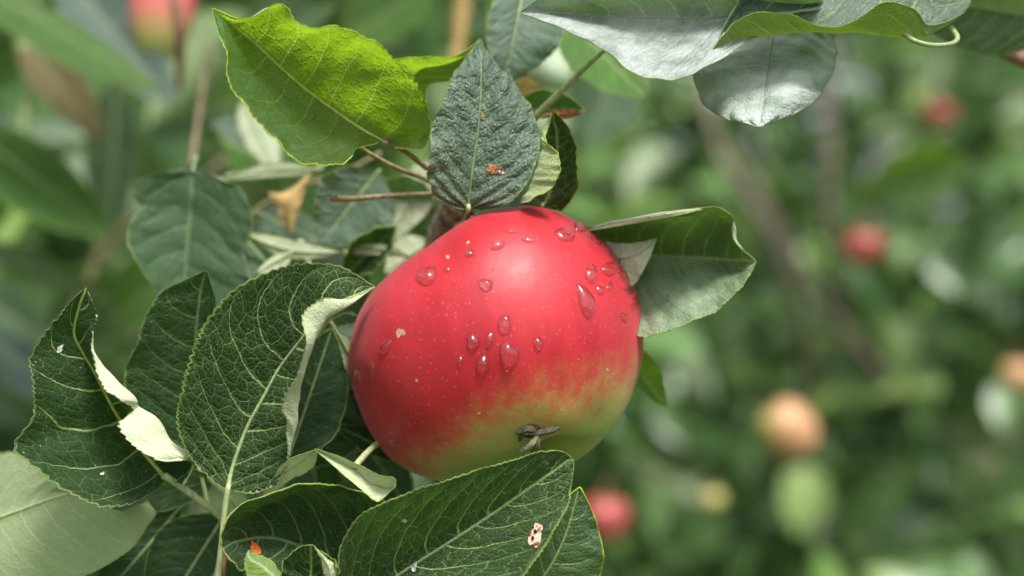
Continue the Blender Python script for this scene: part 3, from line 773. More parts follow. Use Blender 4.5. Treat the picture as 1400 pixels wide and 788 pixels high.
m_A = leaf_mat('leaf_yellow_green', top=(0.014, 0.045, 0.007), trans=(0.37, 0.64, 0.010), tf=0.44, nsec=7, tert=0.4, fine=0.30, seed=6, rough=0.38, spec=0.5, hazy=(0.07,0.15,0.05,0.55), gloss_side=0.0, vein=(0.13, 0.20, 0.03), sweep=0.25, fuzz=0.08)  # greyish sheen of the lower half is painted colour
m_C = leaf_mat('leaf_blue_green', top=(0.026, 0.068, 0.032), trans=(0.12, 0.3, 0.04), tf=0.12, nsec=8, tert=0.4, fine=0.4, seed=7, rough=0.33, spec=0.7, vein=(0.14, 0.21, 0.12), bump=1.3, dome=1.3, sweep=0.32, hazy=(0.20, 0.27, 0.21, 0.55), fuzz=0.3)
m_E = leaf_mat('leaf_painted_gloss', top=(0.028, 0.075, 0.018), trans=(0.18, 0.40, 0.02), tf=0.12, nsec=8, tert=0.3, fine=0.2, seed=8, rough=0.38, spec=0.8, hazy=(0.32, 0.42, 0.28, 0.75), gloss_side=0.05, dome=0.8, under=(0.50, 0.58, 0.38), fuzz=0.3)  # grey of the sky-facing lower half is gloss painted as colour
m_G = leaf_mat('leaf_grey_gloss', top=(0.06, 0.10, 0.07), trans=(0.16, 0.36, 0.03), tf=0.15, nsec=9, tert=0.25, fine=0.2, seed=9, rough=0.36, spec=0.9, hazy=(0.50, 0.55, 0.53, 0.95), gloss_side=0.7, dome=0.9, bump=1.2, under=(0.22, 0.34, 0.06), vein=(0.3, 0.36, 0.3), fuzz=0.1)  # whitish grey is reflected sky painted in, strongest on the lower half
m_G2 = leaf_mat('leaf_grey_gloss_round', top=(0.06, 0.10, 0.07), trans=(0.16, 0.36, 0.03), tf=0.15, nsec=9, tert=0.2, fine=0.2, seed=31, rough=0.5, spec=0.6, hazy=(0.50, 0.56, 0.52, 0.95), bump=0.9, dome=1.0, vein=(0.3, 0.36, 0.3), fuzz=0.1)  # light grey stands for reflected sky, painted over both halves
m_Gd = leaf_mat('leaf_wavy', top=(0.035, 0.075, 0.035), trans=(0.20, 0.42, 0.03), tf=0.2, nsec=9, tert=0.3, fine=0.1, seed=10, rough=0.38, spec=0.7, hazy=(0.2, 0.26, 0.22, 0.4), under=(0.11, 0.19, 0.02), utf=0.22, utrans=(0.25, 0.42, 0.02))
m_pale = leaf_mat('leaf_pale_underside', top=(0.04, 0.09, 0.02), under=(0.55, 0.61, 0.42), trans=(0.3, 0.45, 0.12), tf=0.25, nsec=8, tert=0.15, fine=0.05, seed=11, vs=0.9)
m_paleY = leaf_mat('leaf_pale_folded', top=(0.02, 0.06, 0.012), under=(0.52, 0.58, 0.33), trans=(0.3, 0.45, 0.1), tf=0.2, nsec=8, tert=0.1, fine=0.05, seed=12, vs=0.5)
m_mid = leaf_mat('leaf_midground', top=(0.022, 0.062, 0.016), trans=(0.13, 0.34, 0.02), tf=0.18, nsec=6, tert=0.1, fine=0.0, seed=13, dome=0.5, rough=0.4, spec=0.5, vein=(0.10, 0.18, 0.06), hazy=(0.10, 0.17, 0.10, 0.3))
m_midg = leaf_mat('leaf_midground_grey', top=(0.045, 0.095, 0.05), trans=(0.13, 0.34, 0.04), tf=0.2, nsec=7, tert=0.1, fine=0.0, seed=14, dome=0.5, rough=0.4, spec=0.6, vein=(0.16, 0.22, 0.12), hazy=(0.22, 0.30, 0.24, 0.5))
m_bright = leaf_mat('leaf_midground_bright', top=(0.06, 0.16, 0.02), trans=(0.3, 0.55, 0.03), tf=0.4, nsec=7, tert=0.1, fine=0.0, seed=15, dome=0.5, rough=0.5, vein=(0.2, 0.32, 0.08))
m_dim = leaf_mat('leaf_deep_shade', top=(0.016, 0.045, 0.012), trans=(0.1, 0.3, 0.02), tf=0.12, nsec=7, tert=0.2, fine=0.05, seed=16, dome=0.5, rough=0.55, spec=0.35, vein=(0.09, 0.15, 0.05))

# ================================================================== THE NEAR LEAVES
# A upper left, yellow green
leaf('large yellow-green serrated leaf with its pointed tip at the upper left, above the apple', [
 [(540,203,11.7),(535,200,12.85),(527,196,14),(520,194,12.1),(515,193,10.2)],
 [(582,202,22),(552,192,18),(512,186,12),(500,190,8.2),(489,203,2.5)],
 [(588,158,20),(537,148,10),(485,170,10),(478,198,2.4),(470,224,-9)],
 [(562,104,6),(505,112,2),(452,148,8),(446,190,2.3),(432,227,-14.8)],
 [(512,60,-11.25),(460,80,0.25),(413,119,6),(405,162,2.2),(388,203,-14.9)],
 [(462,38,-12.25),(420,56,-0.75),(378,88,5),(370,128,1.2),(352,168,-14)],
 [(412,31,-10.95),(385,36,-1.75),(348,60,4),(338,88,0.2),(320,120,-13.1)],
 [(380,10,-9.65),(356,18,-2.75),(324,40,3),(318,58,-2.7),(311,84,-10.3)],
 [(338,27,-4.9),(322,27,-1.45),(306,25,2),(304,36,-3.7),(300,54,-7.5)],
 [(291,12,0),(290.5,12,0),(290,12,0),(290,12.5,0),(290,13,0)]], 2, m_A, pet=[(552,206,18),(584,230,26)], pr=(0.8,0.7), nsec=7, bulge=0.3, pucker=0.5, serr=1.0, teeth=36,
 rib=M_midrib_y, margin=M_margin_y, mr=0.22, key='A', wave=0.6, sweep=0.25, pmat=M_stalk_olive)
leaf('small yellow-green leaf with an upturned tip between the large one and the dark centre leaf', [
 [(560,205,34),(566,206,34),(572,206,34)],
 [(520,165,30),(560,170,36),(582,165,34)],
 [(522,110,26),(556,128,33),(584,118,30)],
 [(527,88,24),(572,98,30),(608,112,24)],
 [(575,78,20),(606,90,24),(628,100,20)],
 [(622,76,18),(634,78,20),(646,84,20)],
 [(658,54,24),(659,56,24),(660,60,24)]], 1, m_A, nsec=5, pucker=0.3, margin=M_margin_y, rib=M_midrib_y, NR=100, NC=40, key='B', bulge=0.5, ribr=(0.35,0.1))
# C centre
leaf('dark blue-green puckered leaf standing upright above the apple, with brown spots', [
 [(634,287,22),(637,288,23),(640,288,23),(643,288,23),(647,287,22)],
 [(600,274,18),(618,268,20),(642,264,22),(665,270,21),(690,281,20)],
 [(587,248,15),(612,240,18),(645,240,21),(682,245,20),(718,255,19)],
 [(584,222,13),(614,212,17),(649,213,21),(694,218,20),(735,216,19)],
 [(590,190,13),(618,184,17),(653,186,21),(698,186,20),(737,184,20)],
 [(598,157,14),(624,155,18),(656,156,21),(692,155,21),(727,153,22)],
 [(609,128,16),(630,126,19),(658,127,22),(686,125,22),(712,126,24)],
 [(619,103,19),(636,102,21),(658,101,23),(680,100,24),(698,103,26)],
 [(634,84,24),(645,84,25),(658,82,26),(668,86,27),(680,90,29)],
 [(648,66,28),(652,65,29),(656,64,30),(660,66,30),(664,70,31)],
 [(656,54,31),(656.5,54,31),(657,54,31),(657.5,54,31),(658,54,31)]], 2, m_C, pet=[(636,302,30),(625,312,38)], pr=(1.0,0.7), nsec=8, bulge=0.9, pucker=0.75, serr=0.35, teeth=44,
 rib=M_midrib_d, margin=M_margin_d, key='C', dzo=-9, wave=0.7, sweep=0.32, ribr=(0.5,0.1))
# D small folded leaf
leaf('small dark leaf folded forward, its pale underside showing, just above the apple', [
 [(724,277,8),(711,279,14),(742,284,24),(768,288,26)],
 [(752,257,5),(722,256,12),(752,264,24),(787,264,20)],
 [(767,232,4),(733,229,11),(759,233,24),(790,236,19)],
 [(758,206,6),(739,200,12),(762,205,23),(787,205,18)],
 [(746,190,10),(742,182,14),(761,180,22),(781,180,18)],
 [(750,172,15),(747,165,17),(757,162,21),(768,163,20)],
 [(756,152,20),(756.5,152,20),(757,152,20),(758,152.5,20)]], 2, leaf_mat('leaf_small_folded', **dark, nsec=6, tert=0.7, fine=0.1, seed=17, vein=(0.24,0.32,0.1), under=(0.30,0.38,0.14)),
 nsec=6, pucker=0.2, NR=100, NC=40, teeth=26, serr=0.3, margin=M_margin_y, key='D', ribr=(0.3,0.1), pet=[(744,300,34)], pr=(0.7,0.5))
# E right leaf
leaf('leaf with glossy grey lower half reaching out from behind the right side of the apple', [
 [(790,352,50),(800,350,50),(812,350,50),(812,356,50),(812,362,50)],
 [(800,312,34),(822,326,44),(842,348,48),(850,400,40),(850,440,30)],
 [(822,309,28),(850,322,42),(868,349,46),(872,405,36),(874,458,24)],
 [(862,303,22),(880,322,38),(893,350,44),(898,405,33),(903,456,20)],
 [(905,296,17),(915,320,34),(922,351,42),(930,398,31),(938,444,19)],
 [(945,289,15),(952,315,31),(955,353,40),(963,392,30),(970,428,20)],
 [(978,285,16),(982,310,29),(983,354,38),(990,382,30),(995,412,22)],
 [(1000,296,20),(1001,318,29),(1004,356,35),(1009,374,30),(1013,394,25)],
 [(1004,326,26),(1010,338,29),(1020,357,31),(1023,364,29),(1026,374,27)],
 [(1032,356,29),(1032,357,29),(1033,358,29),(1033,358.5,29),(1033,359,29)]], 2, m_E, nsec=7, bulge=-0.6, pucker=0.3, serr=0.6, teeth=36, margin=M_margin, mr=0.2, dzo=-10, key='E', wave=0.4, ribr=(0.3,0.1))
leaf('pale curled leaf edge showing its underside between the apple and the glossy right-hand leaf', [
 [(800,318,40),(820,342,37),(838,372,35)],
 [(830,330,34),(838,352,32),(858,392,31)],
 [(858,333,30),(860,352,28),(868,388,28)],
 [(880,330,28),(880,344,26),(884,362,26)],
 [(898,326,28),(898,327,28),(898,328,28)]], 1, m_pale, show='under', nsec=5, NR=60, NC=26, teeth=14, serr=0.2, dzo=-10, key='F', ribr=(0.2,0.1))
leaf('narrow pale rim of a curled leaf along the top of the glossy right-hand leaf', [
 [(800,313,33),(803,314,31),(806,316,30)],
 [(832,303,28),(834,307,26),(836,311,25)],
 [(872,296,22),(874,299,19),(876,304,19)],
 [(915,289,17),(917,291,14),(920,296,14)],
 [(955,285,16),(957,286,14),(960,287,14)]], 1, m_pale, show='under', nsec=5, NR=60, NC=12, teeth=14, serr=0.1, dzo=-10, key='F2', ribr=(0.1,0.05), wave=0.1, pucker=0.0)
# G top leaves
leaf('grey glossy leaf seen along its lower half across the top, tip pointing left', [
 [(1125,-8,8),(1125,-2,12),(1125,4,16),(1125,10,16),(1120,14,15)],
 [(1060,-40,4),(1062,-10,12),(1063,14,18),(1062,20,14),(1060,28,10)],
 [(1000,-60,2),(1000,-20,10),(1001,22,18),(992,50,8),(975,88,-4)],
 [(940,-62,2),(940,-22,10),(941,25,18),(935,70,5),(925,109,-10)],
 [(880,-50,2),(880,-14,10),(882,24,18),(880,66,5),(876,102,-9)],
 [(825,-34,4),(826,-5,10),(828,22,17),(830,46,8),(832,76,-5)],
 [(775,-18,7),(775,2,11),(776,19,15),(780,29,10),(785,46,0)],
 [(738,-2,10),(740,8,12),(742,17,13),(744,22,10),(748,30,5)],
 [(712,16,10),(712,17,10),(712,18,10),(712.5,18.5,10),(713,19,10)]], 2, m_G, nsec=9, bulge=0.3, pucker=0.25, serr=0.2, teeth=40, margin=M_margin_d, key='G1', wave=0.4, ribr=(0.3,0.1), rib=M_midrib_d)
leaf('wavy-edged leaf at the top right, its margin rolled up to show the olive underside', [
 [(1330,-70,26),(1330,-40,26),(1328,0,24),(1322,12,22),(1318,16,20)],
 [(1290,-90,22),(1286,-40,22),(1280,8,20),(1276,46,14),(1272,36,10)],
 [(1250,-100,20),(1246,-45,20),(1238,-8,18),(1244,52,12),(1248,12,3)],
 [(1205,-110,18),(1205,-50,20),(1205,-12,18),(1206,49,10),(1208,4,1)],
 [(1160,-110,18),(1160,-50,20),(1160,-8,18),(1162,43,10),(1164,30,3)],
 [(1115,-105,18),(1116,-50,20),(1118,-6,18),(1120,43,10),(1120,37,5)],
 [(1070,-90,16),(1072,-50,19),(1074,-8,17),(1076,47,9),(1076,20,1)],
 [(1035,-70,14),(1036,-40,17),(1036,-6,15),(1034,51,8),(1034,17,0)],
 [(1040,-45,12),(1030,-20,14),(1012,8,13),(1000,61,7),(1003,32,0)],
 [(990,38,7),(987,45,8),(982,58,8),(976,80,5),(980,62,1)],
 [(970,88,5),(970,89,5),(970,90,5),(970,90.5,5),(970,91,5)]], 2, m_Gd, nsec=9, pucker=0.2, serr=0.25, teeth=40, margin=M_margin, key='G4', wave=0.3, ribr=(0.3,0.1), rib=M_midrib_d)
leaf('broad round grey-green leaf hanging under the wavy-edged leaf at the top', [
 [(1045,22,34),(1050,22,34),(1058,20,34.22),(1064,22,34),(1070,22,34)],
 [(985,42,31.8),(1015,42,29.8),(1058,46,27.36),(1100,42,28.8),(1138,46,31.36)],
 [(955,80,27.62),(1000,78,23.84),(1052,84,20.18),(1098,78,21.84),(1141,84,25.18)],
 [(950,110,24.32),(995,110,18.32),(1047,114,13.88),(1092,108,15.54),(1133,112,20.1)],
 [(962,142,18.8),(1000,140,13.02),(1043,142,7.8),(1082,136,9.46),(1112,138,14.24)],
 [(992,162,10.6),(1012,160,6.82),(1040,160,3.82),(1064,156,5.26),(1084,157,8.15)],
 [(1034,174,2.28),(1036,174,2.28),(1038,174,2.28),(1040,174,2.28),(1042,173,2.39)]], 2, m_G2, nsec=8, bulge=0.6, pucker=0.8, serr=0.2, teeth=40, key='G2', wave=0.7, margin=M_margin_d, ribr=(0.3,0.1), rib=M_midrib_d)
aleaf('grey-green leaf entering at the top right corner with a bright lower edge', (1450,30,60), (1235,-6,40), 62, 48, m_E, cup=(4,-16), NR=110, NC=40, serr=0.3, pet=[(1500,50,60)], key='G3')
tube_e = empty('leaf_stalk', P(1240,52,8), 'looped pale leaf stalk at the top right below the wavy-edged leaf', 'stalk')
tube('stalk', [P(1236,46,9),P(1250,56,8),P(1275,62,8),P(1300,60,12),P(1309,52,17),P(1300,38,22)], [0.0007,0.0006,0.0006,0.0008], M_midrib, tube_e)
# H behind centre, top
aleaf('soft-focus grey-green leaf hanging from the top edge left of the grey glossy leaf', (722,-40,50), (690,112,44), 64, 40, m_midg, cup=(6,-6), arch=-4, NR=100, NC=40, serr=0.3, key='H1', bulge=0.5)
aleaf('bright green out-of-focus strip of leaf at the top edge above the dark centre leaf', (690,-60,62), (672,90,62), 14, 16, m_bright, key='H1b')
aleaf('mid-green blurred leaf behind the slanting green stalk', (760,10,95), (880,130,80), 60, 44, m_bright, cup=(4,-8), key='H2')
aleaf('dull green curled leaf tip right above the small folded leaf', (700,150,42), (796,150,34), 26, 12, m_mid, cup=(-4,-6), NR=80, NC=30, serr=0.3, key='H3')
aleaf('brown dried leaf end beside the small folded leaf', (746,158,30), (794,155,28), 7, 6, M_dead, NR=50, NC=16, key='H4', name='dry_leaf', margin=M_dead, rib=M_dead)
aleaf('orange-brown dead leaf fragment behind the dark centre leaf', (694,112,62), (742,122,60), 13, 12, M_dry, NR=50, NC=16, key='H5', name='dry_leaf', margin=M_dry, rib=M_dry)
e = empty('leaf_stalk', P(735,158,20), 'straight green stalk slanting up right from behind the dark centre leaf', 'stalk')
tube('stalk', [P(700,200,36),P(734,158,28),P(780,112,24),P(826,68,22)], [0.0011,0.001,0.0009,0.0007], M_petiole, e)
# J star leaf left of the apple
leaf('large dark leaf with a net of veins and a rolled pale edge beside the apple', [
 [(308,669,4),(310,668,4),(312,667,4),(315,669,4),(318,671,4),(319,671,4)],
 [(284,651,3),(300,648,5),(316,645,6),(332,660,5),(346,674,4),(347,674,4)],
 [(256,618,0),(290,618,4),(325,617,6),(352,640,5),(374,662,3),(375,662,3)],
 [(243,575,-3),(290,578,2),(340,580,6),(370,606,5),(393,630,2),(394,629,1)],
 [(249,530,-4),(305,538,2),(360,543,6),(386,568,4),(403,592,1),(392,580,-3)],
 [(264,483,-5),(322,495,1),(381,505,6),(400,535,4),(407,548,-1),(385,554,-6)],
 [(284,438,-5),(345,457,1),(404,474,5),(412,490,3),(417,508,-4),(408,510,-9)],
 [(322,396,-4),(375,425,1),(423,450,4),(428,458,1),(431,466,-6),(420,466,-11)],
 [(372,370,-1),(406,402,2),(441,431,3),(444,434,0),(447,434,-5),(414,430,-9)],
 [(424,360,3),(446,388,3),(466,411,2),(470,415,0),(477,417,-3),(440,411,-6)],
 [(469,366,6),(479,386,5),(488,402,3),(490,405,2),(491,407,0),(474,409,-2)],
 [(513,393,6),(513,393,6),(513,393,6),(513,393.5,6),(513,394,6),(512,394,5)]], 2, m_J, pet=[(307,700,5),(303,740,6),(297,795,8),(292,840,9)], pr=(1.1,0.75), nsec=8, bulge=-0.2, pucker=0.35, serr=1.05, teeth=48,
 NR=230, NC=80, key='J', wave=0.35, sweep=0.36, rib=M_midrib, mr=0.18, ribr=(0.62,0.12))
# K leftmost
leaf('darkest drooping leaf at the left with two folded white underside flaps', [
 [(228,656,6),(228,654,6),(228,652,6),(230,653,6),(232,654,6)],
 [(214,669,6),(218,660,7),(222,648,8),(248,664,6),(249,661,5)],
 [(180,687,3),(196,662,7),(208,633,10),(262,640,6),(262,631,3)],
 [(140,694,0),(168,656,6),(192,615,11),(262,624,4),(212,627,-4)],
 [(95,675,-3),(138,637,5),(176,597,12),(235,603,4),(176,606,-6)],
 [(55,645,-5),(112,612,4),(165,577,12),(214,572,3),(162,580,-6)],
 [(20,612,-6),(90,588,3),(155,560,11),(190,556,4),(183,560,0)],
 [(46,570,-4),(96,556,3),(144,540,10),(188,548,2),(162,545,-6)],
 [(44,530,-4),(88,521,3),(129,511,9),(162,520,1),(140,526,-5)],
 [(42,490,-3),(78,485,2),(111,480,7),(131,490,2),(124,488,-2)],
 [(70,448,-1),(86,452,2),(101,455,5),(127,458,2),(128,457,1)],
 [(98,411,0),(103,416,1),(108,420,2),(131,428,1),(131,427,1)],
 [(117,394,0),(117,394,0),(117.5,394,0),(118,394,0),(118,394.5,0)]], 2, m_K, pet=[(262,676,10),(300,704,14),(318,722,16)], pr=(1.25,0.95), nsec=6.5, bulge=0.0, pucker=0.4, serr=1.1, teeth=40,
 NR=220, NC=70, key='K', wave=0.4, sweep=0.20, rib=M_midrib_y, margin=M_margin_d, ribr=(0.7,0.15))
# L behind K and J
leaf('dark upright leaf standing between the drooping leaf and the netted leaf', [
 [(262,640,24),(266,640,24),(272,640,24),(278,640,24),(282,640,24)],
 [(205,600,20),(238,596,24),(268,592,26),(290,590,24),(310,590,20)],
 [(174,545,16),(224,545,22),(266,545,25),(292,545,23),(316,545,18)],
 [(172,508,14),(222,505,20),(266,500,24),(290,500,22),(314,500,17)],
 [(188,465,13),(232,460,19),(268,455,22),(286,455,20),(304,455,16)],
 [(202,428,13),(242,420,17),(272,415,20),(284,420,19),(296,428,17)],
 [(226,398,14),(252,392,17),(276,390,19),(286,396,18),(294,404,17)],
 [(280,370,17),(281,370,17),(282,370,17),(283,371,17),(284,372,17)]], 2, m_L, nsec=7, bulge=-0.3, pucker=0.4, serr=0.6, teeth=40, key='L', rib=M_midrib_d, margin=M_margin_d, pet=[(285,690,22)], sweep=0.3)
# M front leaf under the apple
leaf('dark netted leaf in front of the base of the apple, with a chewed pink-brown spot', [
 [(445,858,-2),(450,856,0),(455,852,2),(462,858,0),(470,862,-4)],
 [(459,800,-8),(470,822,-2),(485,832,2),(510,848,-6),(530,860,-14)],
 [(466,748,-12),(490,780,-4),(516,808,1),(555,832,-8),(590,850,-18)],
 [(498,703,-15),(522,742,-6),(548,784,0),(600,812,-9),(648,836,-20)],
 [(556,674,-15),(572,714,-7),(593,755,-1),(650,778,-9),(702,800,-19)],
 [(618,655,-14),(627,690,-7),(638,726,-2),(690,745,-9),(735,760,-17)],
 [(674,638,-12),(678,667,-7),(683,696,-3),(720,712,-8),(757,728,-14)],
 [(720,622,-10),(721,644,-7),(724,667,-4),(750,680,-7),(774,694,-11)],
 [(755,617,-8),(756,630,-6),(758,643,-5),(770,650,-6),(781,660,-8)],
 [(772,619,-7),(773,623,-6),(775,630,-6),(779,637,-6),(784,644,-7)],
 [(783,628,-6),(783,628,-6),(784,628.5,-6),(784,629,-6),(784.5,629.5,-6)]], 2, m_M, pet=[(430,900,2)], nsec=8, bulge=0.2, pucker=0.35, serr=0.55, teeth=46,
 NR=230, NC=80, key='M', dzo=3, sweep=0.34, mr=0.20, rib=M_midrib, ribr=(0.5,0.12), wave=0.3)
# N behind M, right
aleaf('grey-green leaf with a yellow margin, mostly hidden below the chewed leaf', (700,840,12), (790,672,6), 40, 66, leaf_mat('leaf_grey_yellow_edge', top=(0.035,0.08,0.03), trans=(0.35,0.6,0.02), tf=0.3, nsec=6, tert=0.1, fine=0.1, seed=18, hazy=(0.12,0.18,0.12,0.35)),
 cup=(-2,4), bend=-16, NR=110, NC=40, margin=M_margin_y, mr=0.3, key='N', serr=0.2)
# O cupped leaf bottom
leaf('cupped dark leaf at the bottom with an orange spot and a bright rim', [
 [(560,720,14),(562,730,15),(565,740,16),(566,760,12),(566,800,6)],
 [(515,680,8),(515,715,14),(512,775,17),(512,800,10),(512,830,2)],
 [(470,666,4),(468,700,13),(462,768,16),(462,800,8),(460,830,0)],
 [(425,663,2),(422,695,12),(420,750,15),(418,790,8),(412,822,0)],
 [(388,668,0),(386,695,10),(385,738,13),(378,770,7),(372,795,-4)],
 [(350,680,-2),(352,700,7),(357,735,10),(352,755,6),(346,765,-3)],
 [(322,698,-5),(328,712,2),(336,738,6),(334,760,2),(330,780,-6)],
 [(306,722,-7),(311,730,-3),(318,742,1),(319,756,-3),(320,772,-8)],
 [(302,745,-7),(303,746,-7),(305,750,-6),(306,753,-7),(308,758,-8)]], 2, m_O, nsec=7, pucker=0.35, bulge=0, serr=0.3, teeth=34, mr=0.28, key='O', rib=M_midrib_d, NR=170, NC=60, ribr=(0.3,0.12))
leaf('little yellow-green folded leaf strip under the cupped leaf at the bottom', [
 [(400,815,-6),(394,812,-10),(388,812,-12)],
 [(388,788,-7),(376,790,-11),(352,806,-12)],
 [(368,766,-6),(358,774,-10),(338,786,-11)],
 [(346,755,-5),(342,764,-9),(335,768,-9)],
 [(340,753,-6),(339,754,-7),(338,755,-7)]], 1, leaf_mat('leaf_lime_under', under=(0.14,0.24,0.03), trans=(0.3,0.5,0.03), tf=0.25, seed=19, tert=0.1, fine=0), show='under', NR=60, NC=20, teeth=14, serr=0.2, key='O2', ribr=(0.1,0.1))
leaf('small rounded dark leaf at the bottom edge with a white folded side', [
 [(385,815,-8),(400,830,-6),(424,835,-6),(450,830,-8),(455,828,-9)],
 [(384,786,-9),(402,796,-6),(424,800,-5),(450,795,-8),(461,790,-12)],
 [(391,764,-10),(406,772,-6),(425,776,-5),(444,773,-8),(462,774,-13)],
 [(406,750,-10),(414,756,-8),(425,758,-7),(436,756,-9),(450,762,-12)],
 [(424,745,-9),(424.5,745,-9),(425,745,-9),(426,745,-9),(428,746,-9)]], 2, m_J, NR=90, NC=40, nsec=5, teeth=20, serr=0.3, key='P', ribr=(0.25,0.1), pucker=0.2)
leaf('white folded side flap of the small rounded leaf at the bottom edge', [
 [(446,800,-11),(452,798,-12),(458,794,-12)],
 [(442,778,-12),(450,778,-13),(461,774,-12)],
 [(437,760,-12),(443,764,-13),(452,768,-12)],
 [(430,748,-11),(431,749,-11),(432,750,-11)]], 1, m_paleY, show='under', NR=50, NC=16, teeth=8, serr=0.1, key='P2', ribr=(0.1,0.05), pucker=0)
# Q pale saddle leaf under the apple
eq, _q = leaf('pale saddle-shaped leaf showing its underside below the left of the apple', [
 [(541,662,-8),(541,664,-8),(540,666,-8)],
 [(538,653,-8),(532,668,-4),(518,686,-6)],
 [(512,648,-5),(508,660,-1),(498,673,-3)],
 [(500,640,-2),(490,646,1),(476,655,0)],
 [(472,628,1),(466,632,3),(456,637,1)],
 [(446,618,1),(443,620,2),(440,624,1)],
 [(430,614,0),(430,614.5,0),(430,615,0)]], 1, m_paleY, show='under', nsec=5, NR=90, NC=40, teeth=18, serr=0.15, key='Q', ribr=(0.2,0.1), pucker=0.1, wave=0.3)
tube('petiole', [P(484,640,1),P(492,630,3),P(505,616,10),P(522,602,22)], [0.0009,0.0008,0.0008], M_petiole, eq)
leaf('pale pointed fold of leaf slanting down left from the saddle-shaped leaf', [
 [(436,612,2),(434,614,1),(430,616,0)],
 [(428,640,6),(414,628,2),(400,626,0)],
 [(404,652,6),(392,644,3),(384,638,1)],
 [(382,668,7),(374,664,5),(370,660,4)],
 [(352,690,8),(351,690,8),(350,690,8)]], 1, m_paleY, show='under', nsec=5, NR=70, NC=24, teeth=14, serr=0.2, key='Q2', ribr=(0.15,0.1), pucker=0.1)
# R, S behind between J and the apple
leaf('dull green leaf pressed against the left side of the apple with a pale folded edge', [
 [(470,430,40),(474,428,40),(480,426,40),(484,428,40)],
 [(446,470,34),(458,466,36),(475,462,38),(492,462,36)],
 [(438,510,30),(456,506,34),(480,500,38),(500,500,36)],
 [(448,545,30),(466,540,34),(488,535,38),(508,535,36)],
 [(474,570,32),(486,566,35),(500,560,38),(515,560,36)],
 [(510,590,38),(512,590,38),(514,590,38),(516,590,38)]], 1, m_midg, nsec=6, NR=80, NC=30, key='R', teeth=24, serr=0.3, margin=M_margin_d, ribr=(0.2,0.1))
aleaf('narrow pale leaf underside strip squeezed against the left outline of the apple', (452,440,26), (498,560,32), 12, 14, m_pale, show='under', key='R2', NR=70, NC=20, bend=8)
aleaf('small pale leaf end in shadow just left of the apple, above the folded strip', (500,440,36), (442,452,30), 14, 16, m_midg, key='R3', NR=60, NC=20, cup=(-2,-3))
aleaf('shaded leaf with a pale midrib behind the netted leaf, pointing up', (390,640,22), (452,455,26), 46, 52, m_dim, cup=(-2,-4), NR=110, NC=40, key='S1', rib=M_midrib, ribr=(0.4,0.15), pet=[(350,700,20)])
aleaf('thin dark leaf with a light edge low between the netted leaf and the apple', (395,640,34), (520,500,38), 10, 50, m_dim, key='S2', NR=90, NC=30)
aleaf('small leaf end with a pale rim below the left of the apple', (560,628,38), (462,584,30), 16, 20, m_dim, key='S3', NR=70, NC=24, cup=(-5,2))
# T pale underside, bottom left
leaf('big pale leaf at the bottom left corner showing its ribbed underside', [
 [(-70,700,44),(-70,715,43),(-70,728,42),(-70,745,42),(-70,760,43)],
 [(-40,640,36),(-40,680,34),(-38,722,32),(-40,780,30),(-45,835,32)],
 [(10,618,30),(5,660,29),(0,708,28),(0,770,25),(0,828,26)],
 [(60,630,26),(52,660,26),(45,692,26),(52,750,22),(60,806,22)],
 [(112,650,24),(100,662,24),(90,677,25),(106,730,20),(122,785,19)],
 [(160,660,23),(148,664,23),(140,668,24),(156,708,19),(178,752,17)],
 [(190,672,22),(184,674,22),(180,677,22),(190,696,19),(200,722,17)],
 [(212,698,19),(212,699,19),(212,700,19),(213,701,19),(214,702,19)]], 2, leaf_mat('leaf_pale_ribbed', under=(0.34,0.43,0.21), trans=(0.3,0.45,0.12), tf=0.28, nsec=11, tert=0.0, fine=0.1, seed=21, vs=1.0, sweep=0.22), show='under', nsec=11, sweep=0.22, pucker=-0.35, NR=150, NC=60, key='T', serr=0.3, teeth=40, rib=M_petiole, ribr=(0.45,0.15), margin=M_margin)
aleaf('small dull leaf with a toothed edge tucked under the base of the drooping leaf', (300,655,26), (158,694,18), 22, 30, m_midg, NR=100, NC=36, serr=0.8, teeth=30, key='U', cup=(2,-5), rib=M_midrib_d)
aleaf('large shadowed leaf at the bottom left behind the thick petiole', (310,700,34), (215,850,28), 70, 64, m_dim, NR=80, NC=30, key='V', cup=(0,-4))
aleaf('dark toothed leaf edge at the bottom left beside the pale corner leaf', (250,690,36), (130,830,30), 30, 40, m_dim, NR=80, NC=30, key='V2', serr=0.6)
# woody bits
spur = empty('fruit_spur', P(612,330,46), 'ringed woody spur just above the stem end of the apple', 'twig')
path = [P(598,350,52),P(606,322,47),P(617,298,44),P(628,284,42),P(640,262,46)]
pth, L_ = resample(cr(np.array(path), 10), 90)
rad = [0.0042*(1+0.10*math.sin(i*1.35)+0.05*math.sin(i*0.5)) for i in range(90)]
V, F = tube_geo(pth, rad, 16); mesh_obj('spur_wood', V, F, M_twig, spur)
e = empty('twig', P(590,262,30), 'thin red-brown twig pointing left with a dark knob at its end', 'twig')
tube('twig_wood', [P(620,258,40),P(590,265,34),P(530,268,27),P(480,272,22),P(456,271,19)], [0.0009,0.0007,0.0007,0.0009], M_stalk_olive, e)
tube('knob', [P(461,271,19),P(452,270,18.5)], [0.0008,0.0012,0.0009], M_twig, e, n=8)
e = empty('leaf_stalk', P(585,245,32), 'thin stalk crossing under the yellow-green leaf towards the spur', 'stalk')
tube('stalk', [P(488,198,16),P(505,210,20),P(545,231,26),P(590,250,34),P(612,280,42)], [0.0006,0.0006,0.0007,0.0008], M_stalk_olive, e)
e = empty('shoot', P(297,800,12), 'woody shoot base at the bottom edge where the leaf stalks join', 'twig')
tube('shoot_wood', [P(285,850,18),P(296,800,16),P(302,775,14),P(306,745,14)], [0.0030,0.0023,0.0015,0.0011], M_twig_red, e)
e = empty('leaf_stalk', P(330,700,28), 'thin purple-brown stalk behind the base of the netted leaf', 'stalk')
